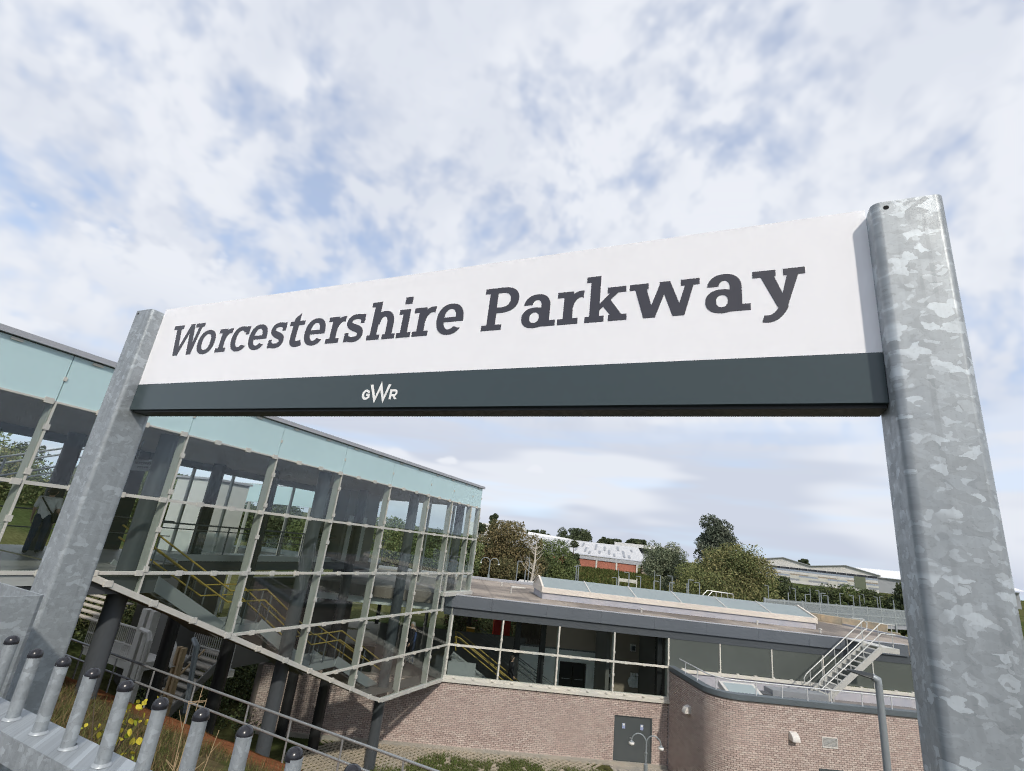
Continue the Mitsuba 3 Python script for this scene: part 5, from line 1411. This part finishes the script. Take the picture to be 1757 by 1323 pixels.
quad(mb, a_ + [0, 0, 2.2], b_ + [0, 0, 2.2], b_ + nn * 24 + [0, 0, 8.0], a_ + nn * 24 + [0, 0, 9.4]); put('roof', mb, 'roof_white', w1b)
mb = MB(); g0 = np.array([-81.5, 208.0, 0]); mb.add([g0 + [0, 0, -4], g0 + dd * 9 + [0, 0, -4], g0 + dd * 9 + [0, 0, 2.8], g0 + dd * 3.5 + [0, 0, 6.4], g0 + [0, 0, 2.8]], [[0, 1, 2], [0, 2, 3], [0, 3, 4]]); put('gable', mb, 'roof_grey', w1b)
mb = MB(); quad(mb, g0 + dd * 3.5 + [0, 0, 6.5], g0 + dd * 9.4 + [0, 0, 2.6], g0 + dd * 9.4 + nn * 20 + [0, 0, 2.6], g0 + dd * 3.5 + nn * 20 + [0, 0, 6.5]); put('roof', mb, 'roof_white', w1b)
mb = MB(); quad(mb, g0 + [0, 0, 2.6], g0 + dd * 3.5 + [0, 0, 6.5], g0 + dd * 3.5 + nn * 20 + [0, 0, 6.5], g0 + nn * 20 + [0, 0, 2.6]); put('roof', mb, 'roof_white', w1b)
w3 = thing('grey_block', 'flat white roofed dark grey block between warehouse and willow', 'building')
a_, b_ = np.array([-53.6, 244.2, 0]), np.array([-26.0, 249.0, 0]); dd = (b_ - a_) / np.linalg.norm(b_ - a_); nn = np.array([-dd[1], dd[0], 0])
mb = MB(); mb.box((a_ + b_) / 2 + nn * 12 + [0, 0, 2.6], (np.linalg.norm(b_ - a_), 20, 9.6), [dd, nn, ZZ]); put('wall', mb, 'clad_grey', w3)
mb = MB(); mb.box((a_ + b_) / 2 + nn * 12 + [0, 0, 6.2], (np.linalg.norm(b_ - a_) - .4, 20.3, 1.6), [dd, nn, ZZ]); put('window', mb, 'dark_glass', w3)
mb = MB(); mb.box((a_ + b_) / 2 + nn * 12 + [0, 0, 8.4], (np.linalg.norm(b_ - a_) + 1.6, 24, 1.5), [dd, nn, ZZ]); put('roof', mb, 'roof_white', w3)
w2 = thing('striped_warehouse', 'large warehouse with horizontal cream and blue grey stripes and two shallow gables', 'building')
a_, b_ = np.array([2.0, 301.2, 0]), np.array([57.4, 294.3, 0]); dd = (b_ - a_) / np.linalg.norm(b_ - a_); nn = np.array([-dd[1], dd[0], 0]); LW2 = np.linalg.norm(b_ - a_)
def Q(u, v, z): return a_ + dd * u + nn * v + np.array([0, 0, z])
U = lambda x: (x - 2.0) / dd[0]
ev = lambda u: 8.15 + (LW2 - u) * 0.022            # the eaves fall slightly to the right, as the ground does
mb = MB(); mb.box(Q(LW2 / 2, 30, 2.5), (LW2, 59.6, 9.4), [dd, nn, ZZ]); put('wall', mb, 'clad_white', w2)
rows = [(0.2, 1.5, ['clad_white']), (1.5, 2.4, ['clad_grey', 'clad_grey', 'clad_cream']), (2.4, 3.3, ['clad_cream', 'clad_white', 'clad_cream']), (3.3, 4.0, ['clad_blue', 'clad_blue', 'clad_cream']), (4.0, 4.6, ['clad_brown', 'clad_brown', 'clad_cream']), (4.6, 5.6, ['clad_white']), (5.6, 6.5, ['clad_blue'])]
rg = np.random.default_rng(9)
bays = np.linspace(0, LW2, 15)
for z0, z1, cl_ in rows:
    c = cl_[0]
    for i, (u0, u1) in enumerate(zip(bays[:-1], bays[1:])):
        c = cl_[-1] if (i * 7 + int(z0 * 10)) % 11 in (0, 1, 2) else cl_[0]
        mb = MB(); mb.box(Q((u0 + u1) / 2, -0.05, (z0 + z1) / 2), (u1 - u0 - 0.05, 0.2, z1 - z0 - 0.02), [dd, nn, ZZ]); put('cladding_panel', mb, c, w2)
for u0, u1 in zip(bays[:-1], bays[1:]):
    mb = MB(); mb.box(Q((u0 + u1) / 2, -0.04, 7.0), (u1 - u0 - 0.25, 0.2, 0.95), [dd, nn, ZZ]); put('window', mb, 'dark_glass', w2)
gab = [(-2, 8.6), (U(19.3), 11.9), (U(30.9), 9.2), (U(45.4), 11.1), (LW2 + 1.2, 8.05)]
for (u0, z0), (u1, z1) in zip(gab[:-1], gab[1:]):
    mb = MB(); mb.add([Q(u0, 0.02, 7.2), Q(u1, 0.02, 7.2), Q(u1, 0.02, z1), Q(u0, 0.02, z0)], [[0, 1, 2, 3]]); put('gable', mb, 'clad_white', w2)
    mb = MB(); quad(mb, Q(u0, -0.8, z0 + 0.05), Q(u1, -0.8, z1 + 0.05), Q(u1, 60, z1 + 0.05), Q(u0, 60, z0 + 0.05)); put('roof', mb, 'roof_white', w2)
    mb = MB(); mb.bar(Q(u0, -0.6, z0 - 0.06), Q(u1, -0.6, z1 - 0.06), 0.5, 0.30); put('verge', mb, 'clad_grey', w2)
mb = MB(); mb.box(Q(U(50.5), -0.2, 3.9), (4.4, 0.3, 5.3), [dd, nn, ZZ]); put('loading_door', mb, 'clad_green', w2)
w4 = thing('pale_roofed_shed', 'grey shed with bright white roof beside the right sign post', 'building')
mb = MB(); mb.span((60.5, 331, -1.0), (120, 360, 7.9)); put('wall', mb, 'clad_grey', w4)
mb = MB(); mb.add([(60, 330, 8.0), (121, 326, 8.6), (121, 362, 13.5), (60, 362, 12.6)], [[0, 1, 2, 3]]); mb.span((60, 330.2, 7.6), (120, 330.8, 8.0)); put('roof', mb, 'roof_white', w4)

# ------------------------------------------------------------------ small things beyond the hall
rb = thing('red_cabinet', 'bright red upright cabinet seen through the hall window', 'cabinet')
c_ = np.array([-15.6, 35.4])
mb = MB(); mb.box((c_[0], c_[1], -3.72), (1.15, 0.9, 1.75), FR); put('body', mb, 'red', rb)
mb = MB(); mb.box((c_[0], c_[1], -2.82), (1.22, 0.97, 0.05), FR); put('lid', mb, 'red', rb)
mb = MB(); mb.box(np.array([c_[0], c_[1], -3.15]) + TT * 0.35 - NN * 0.46, (0.18, 0.02, 0.16), FR); put('notice', mb, 'paper_white', rb)
gbn = thing('grit_bin', 'small yellow grit bin beside the red cabinet', 'bin')
cb = np.array([-17.4, 34.2, -4.35]); mb = MB(); mb.box(cb, (0.55, 0.5, 0.45), FR); put('body', mb, 'bin_yellow', gbn); mb = MB(); mb.box(cb + [0, 0, .25], (0.6, 0.55, 0.06), FR); put('lid', mb, 'bin_yellow', gbn)
sc_ = thing('timber_screen', 'weathered vertical board timber screen seen through the hall window', 'fence')
for i in range(16):
    mb = MB(); bbox(mb, 5.1 + i * 0.17, 5.25 + i * 0.17, 11.2, 11.25, -4.6, -2.6); put('board', mb, 'timber', sc_)
mb = MB(); bbox(mb, 5.0, 7.9, 11.26, 11.32, -3.0, -2.9); bbox(mb, 5.0, 7.9, 11.26, 11.32, -4.3, -4.2); put('rail', mb, 'timber', sc_)
shrub('pink tinted bushy shrub seen through the hall window left of the red cabinet', -19.2, 36.2, -4.6, 3.0, 1.5, GREEN + [(0.20, 0.10, 0.10), (0.09, 0.09, 0.03)], 3500, 91)
shrub('green hedge seen behind the red cabinet through the hall window', -17.0, 41.0, -4.7, 9.0, 2.6, GREEN + OLIVE, 9000, 92, 0.2)
shrub('green shrub seen through hall window above timber screen', -11.0, 42.0, -4.7, 7.0, 2.8, GREEN + OLIVE, 7000, 93, 0.2)
sh = thing('platform_shelter', 'small white roofed platform shelter just behind the roof light end', 'shelter')
c_ = np.array([-22.6, 62.0])
mb = MB(); mb.box((c_[0], c_[1], -2.25), (5.6, 2.0, 0.14), [(.95, .3, 0), (-.3, .95, 0), (0, 0, 1)]); put('roof', mb, 'roof_white', sh)
for u in (-2.4, -0.8, 0.8, 2.4):
    mb = MB(); mb.box((c_[0] + .95 * u, c_[1] + .3 * u - .7, -3.4), (0.1, 0.1, 2.3), FR); put('post', mb, 'lamp_grey', sh)
mb = MB(); mb.box((c_[0] - .2, c_[1] + .6, -3.5), (5.0, 0.06, 1.9), [(.95, .3, 0), (-.3, .95, 0), (0, 0, 1)]); put('back_panel', mb, 'dark_glass', sh)
ps = thing('platform_sign', 'small cream platform sign on two legs before the grass bank', 'sign')
c_ = np.array([-18.0, 92.4]); mb = MB(); mb.box((c_[0], c_[1], -1.72), (2.9, 0.12, 0.55), [(.98, .17, 0), (-.17, .98, 0), (0, 0, 1)]); put('board', mb, 'clad_cream', ps)
for u in (-1.5, 1.5):
    mb = MB(); mb.box((c_[0] + u * .98, c_[1] + u * .17, -2.9), (0.14, 0.14, 3.4), FR); put('post', mb, 'clad_cream', ps)
pf = thing('palisade_fence', 'long grey vertical bar fence along the far platform at right', 'fence')
fa, fb = np.array([1.6, 47.7]), np.array([18.8, 71.8]); L = np.linalg.norm(fb - fa); fd = (fb - fa) / L
mb = MB()
for i in range(int(L / 0.15)):
    p_ = fa + fd * i * 0.15; mb.box((p_[0], p_[1], -0.70), (0.085, 0.03, 1.40), [(fd[0], fd[1], 0), (-fd[1], fd[0], 0), (0, 0, 1)])
put('pale', mb, 'fence_grey', pf, stuff=True)
for z in (-1.30, -0.75, -0.12):
    mb = MB(); mb.bar((*fa, z), (*fb, z), 0.06, 0.09); put('rail', mb, 'fence_grey', pf)
for i in range(0, int(L / 2.6)):
    p_ = fa + fd * i * 2.6; mb = MB(); mb.box((p_[0], p_[1], -1.8), (0.12, 0.12, 3.7), FR); put('post', mb, 'fence_grey', pf)
m = MB(); m.bar((*(fa + np.array([-1.5, 1.0])), -1.62), (*(fb + np.array([-1.5, 1.0])), -1.62), 3.4, 0.4); struct('far_platform', m, 'coping', 'grey far platform surface behind the flat roof')
swl = thing('sandstone_wall', 'low weathered sandy coloured wall behind the right end of the roof', 'wall')
for i in range(7):
    for j in range(3):
        u = i * 1.3 + (0.65 if j % 2 else 0)
        c = B(23.4, 12.9, 0) * (1 - u / 9.6) + B(30.0, 6.0, 0) * (u / 9.6)
        mb = MB(); dw_ = (B(30.0, 6.0, 0) - B(23.4, 12.9, 0)); dw_ /= np.linalg.norm(dw_)
        mb.box(c + ZZ * (-1.55 + 0.43 * j), (1.28, 0.35 + 0.02 * ((i * 7 + j * 3) % 3), 0.42), [dw_, np.cross(ZZ, dw_), ZZ]); put('stone', mb, 'sand_wall', swl)
rr_ = thing('roof_handrail', 'small pale stepped handrail on the roof before the olive tree', 'handrail')
for o in (11.4, 12.2):
    mb = MB(); mb.tube([B(18.3, o, -0.9), B(19.3, o, 0.15), B(20.9, o, 0.12), B(21.0, o, -0.8)], 0.03, 8); mb.tube([B(20.0, o, -0.8), B(20.0, o, 0.13)], 0.025, 8); put('rail', mb, 'stair_rail', rr_, smooth=40)

# ------------------------------------------------------------------ people
def chain(bones, seg=14, refine=0.05, it=8):
    ms = []
    for (a, ra), (b, rb) in bones:
        ms.append(m3.Manifold.batch_hull([m3.Manifold.sphere(ra, seg).translate(tuple(map(float, a))), m3.Manifold.sphere(rb, seg).translate(tuple(map(float, b)))]))
    u = m3.Manifold.batch_boolean(ms, m3.OpType.Add).refine_to_length(refine)
    q = u.to_mesh(); t = trimesh.Trimesh(q.vert_properties[:, :3], q.tri_verts, process=True)
    trimesh.smoothing.filter_taubin(t, iterations=it)
    return t


def person(label, pos, face, h, shirt, trousers, hair='hair', stride=0.16, sleeves=0.5, bag=False, arm=0.06):
    t = thing('person', label, 'person')
    k = h / 1.75
    J = lambda x, y, z: (np.array([x, y, z]) * k)
    hip = 0.93; sh = 1.44
    legs = {}
    for sgn in (-1, 1):
        dy = stride * sgn
        legs[sgn] = (J(0.095 * sgn, 0, hip), J(0.10 * sgn, dy * 0.55 + 0.05, 0.50), J(0.10 * sgn, dy, 0.085), J(0.105 * sgn, dy + 0.15, 0.03))
    arms = {}
    for sgn in (-1, 1):
        dy = -arm * sgn
        arms[sgn] = (J(0.20 * sgn, 0, sh - 0.02), J(0.255 * sgn, dy - 0.02, 1.15), J(0.255 * sgn, dy + 0.10, 0.90))
    body = []
    body += [((J(0, 0.0, 1.60), 0.095 * k), (J(0, 0.012, 1.66), 0.098 * k)), ((J(0, 0.025, 1.585), 0.06 * k), (J(0, 0.03, 1.56), 0.05 * k)), ((J(0, 0.0, 1.42), 0.06 * k), (J(0, 0.01, 1.56), 0.055 * k)),
             ((J(0, 0.10, 1.60), 0.016 * k), (J(0, 0.085, 1.63), 0.014 * k)), ((J(-0.098, 0, 1.61), 0.02 * k), (J(-0.095, 0, 1.63), 0.02 * k)), ((J(0.098, 0, 1.61), 0.02 * k), (J(0.095, 0, 1.63), 0.02 * k))]
    body += [((J(0, 0, 1.36), 0.12 * k), (J(0, 0, 1.0), 0.12 * k))]
    for sgn in (-1, 1):
        a, b, c = arms[sgn]
        body += [((J(0, 0, 1.40), 0.07 * k), (a, 0.048 * k)), ((a, 0.048 * k), (b, 0.040 * k)), ((b, 0.038 * k), (c, 0.026 * k))]
        pd = np.array([0.0, 0.018, -0.075]) * k
        body += [((c, 0.027 * k), (c + pd, 0.028 * k))]
        for f_ in range(4):
            o = np.array([0, (f_ - 1.5) * 0.019, 0]) * k
            body += [((c + pd + o, 0.010 * k), (c + pd * 1.75 + o + np.array([-0.01 * sgn, 0.01, 0]) * k, 0.009 * k)), ((c + pd * 1.75 + o + np.array([-0.01 * sgn, .01, 0]) * k, 0.009 * k), (c + pd * (2.2 - 0.08 * abs(f_ - 1.3)) + o + np.array([-0.03 * sgn, .012, 0]) * k, 0.0075 * k))]
        body += [((c + pd * 0.4, 0.012 * k), (c + pd * 1.1 + np.array([-0.02 * sgn, 0.045, 0]) * k, 0.009 * k))]
        hp, kn, an_, to = legs[sgn]
        body += [((hp, 0.08 * k), (kn, 0.05 * k)), ((kn, 0.05 * k), (an_, 0.034 * k))]
    shirtb = [((J(-0.10, 0, 1.40), 0.085 * k), (J(0.10, 0, 1.40), 0.085 * k)), ((J(-0.07, 0, 1.34), 0.115 * k), (J(-0.06, 0, 1.0), 0.105 * k)), ((J(0.07, 0, 1.34), 0.115 * k), (J(0.06, 0, 1.0), 0.105 * k)), ((J(0, 0, 1.36), 0.13 * k), (J(0, 0, .98), 0.13 * k))]
    for sgn in (-1, 1):
        a, b, c = arms[sgn]
        e = a + (b - a) * min(1, sleeves * 2)
        shirtb += [((J(0.11 * sgn, 0, 1.41), 0.075 * k), (a, 0.066 * k)), ((a, 0.066 * k), (e, 0.058 * k))]
        if sleeves > 0.5:
            shirtb += [((b, 0.055 * k), (b + (c - b) * 0.92, 0.042 * k))]
    trb = [((J(-0.07, 0, 0.96), 0.115 * k), (J(0.07, 0, 0.96), 0.115 * k))]
    shoe = []
    for sgn in (-1, 1):
        hp, kn, an_, to = legs[sgn]
        trb += [((hp, 0.105 * k), (kn, 0.072 * k)), ((kn, 0.070 * k), (an_ + np.array([0, 0, .01]), 0.060 * k))]
        shoe += [((an_ + np.array([0, -0.03, -0.035]) * k, 0.045 * k), (to + np.array([0, 0, 0.008]) * k, 0.036 * k))]
    hairb = [((J(0, -0.02, 1.665), 0.105 * k), (J(0, -0.045, 1.60), 0.088 * k)), ((J(0, 0.02, 1.70), 0.085 * k), (J(0, -0.03, 1.68), 0.095 * k))]
    ca, sa_ = math.cos(face), math.sin(face)
    M = np.eye(4); M[:2, :2] = [[ca, -sa_], [sa_, ca]]; M[:3, 3] = pos
    for nm, bn, mt in (('body', body, 'skin'), ('shirt', shirtb, shirt), ('trousers', trb, trousers), ('shoes', shoe, 'cloth_black'), ('hair', hairb, hair)):
        ms = chain(bn, refine=0.045 * k, it=5 if nm == 'body' else 8); ms.apply_transform(M)
        put(nm, ms, mt, t, smooth=True)
    if bag:
        ms = chain([((J(-0.17, -0.10, 1.44), 0.018), (J(0.06, -0.15, 1.15), 0.018)), ((J(0.06, -0.15, 1.15), 0.018), (J(0.20, -0.13, 1.0), 0.018)), ((J(-0.17, -0.10, 1.44), 0.018), (J(-0.16, 0.08, 1.42), 0.018))], refine=.05, it=3); ms.apply_transform(M); put('bag_strap', ms, 'strap', t, smooth=True)
        ms = chain([((J(0.22, -0.10, 1.02), 0.07), (J(0.25, -0.02, 0.88), 0.08))], refine=.05, it=3); ms.apply_transform(M); put('bag', ms, 'strap', t, smooth=True)


person('person seen from behind in white t-shirt and dark trousers with shoulder bag', (-17.45, 7.75, 0.02), math.radians(60), 1.76, 'shirt_white', 'cloth_navy', bag=True, sleeves=0.38)
person('grey haired person in black top standing behind the glass near the hall corner', (-14.75, 22.75, -4.2), math.radians(150), 1.78, 'cloth_black', 'cloth_black', 'hair_grey', 0.1, 0.9)
person('person in blue top beside the grey haired person behind the glass', (-15.0, 23.35, -4.35), math.radians(150), 1.66, 'cloth_blue', 'cloth_jeans', 'hair', 0.1, 0.9)
person('person in black walking down the stair behind the hall window', tuple(B(3.42, 1.6, -5.45)), math.radians(-40), 1.76, 'cloth_black', 'cloth_black', 'hair', 0.18, 0.9)
person('person in dark clothes standing far inside the upper concourse', (-18.2, 21.6 - 3.0, 0.02), math.radians(100), 1.72, 'cloth_black', 'cloth_navy', 'hair', 0.08, 0.9)
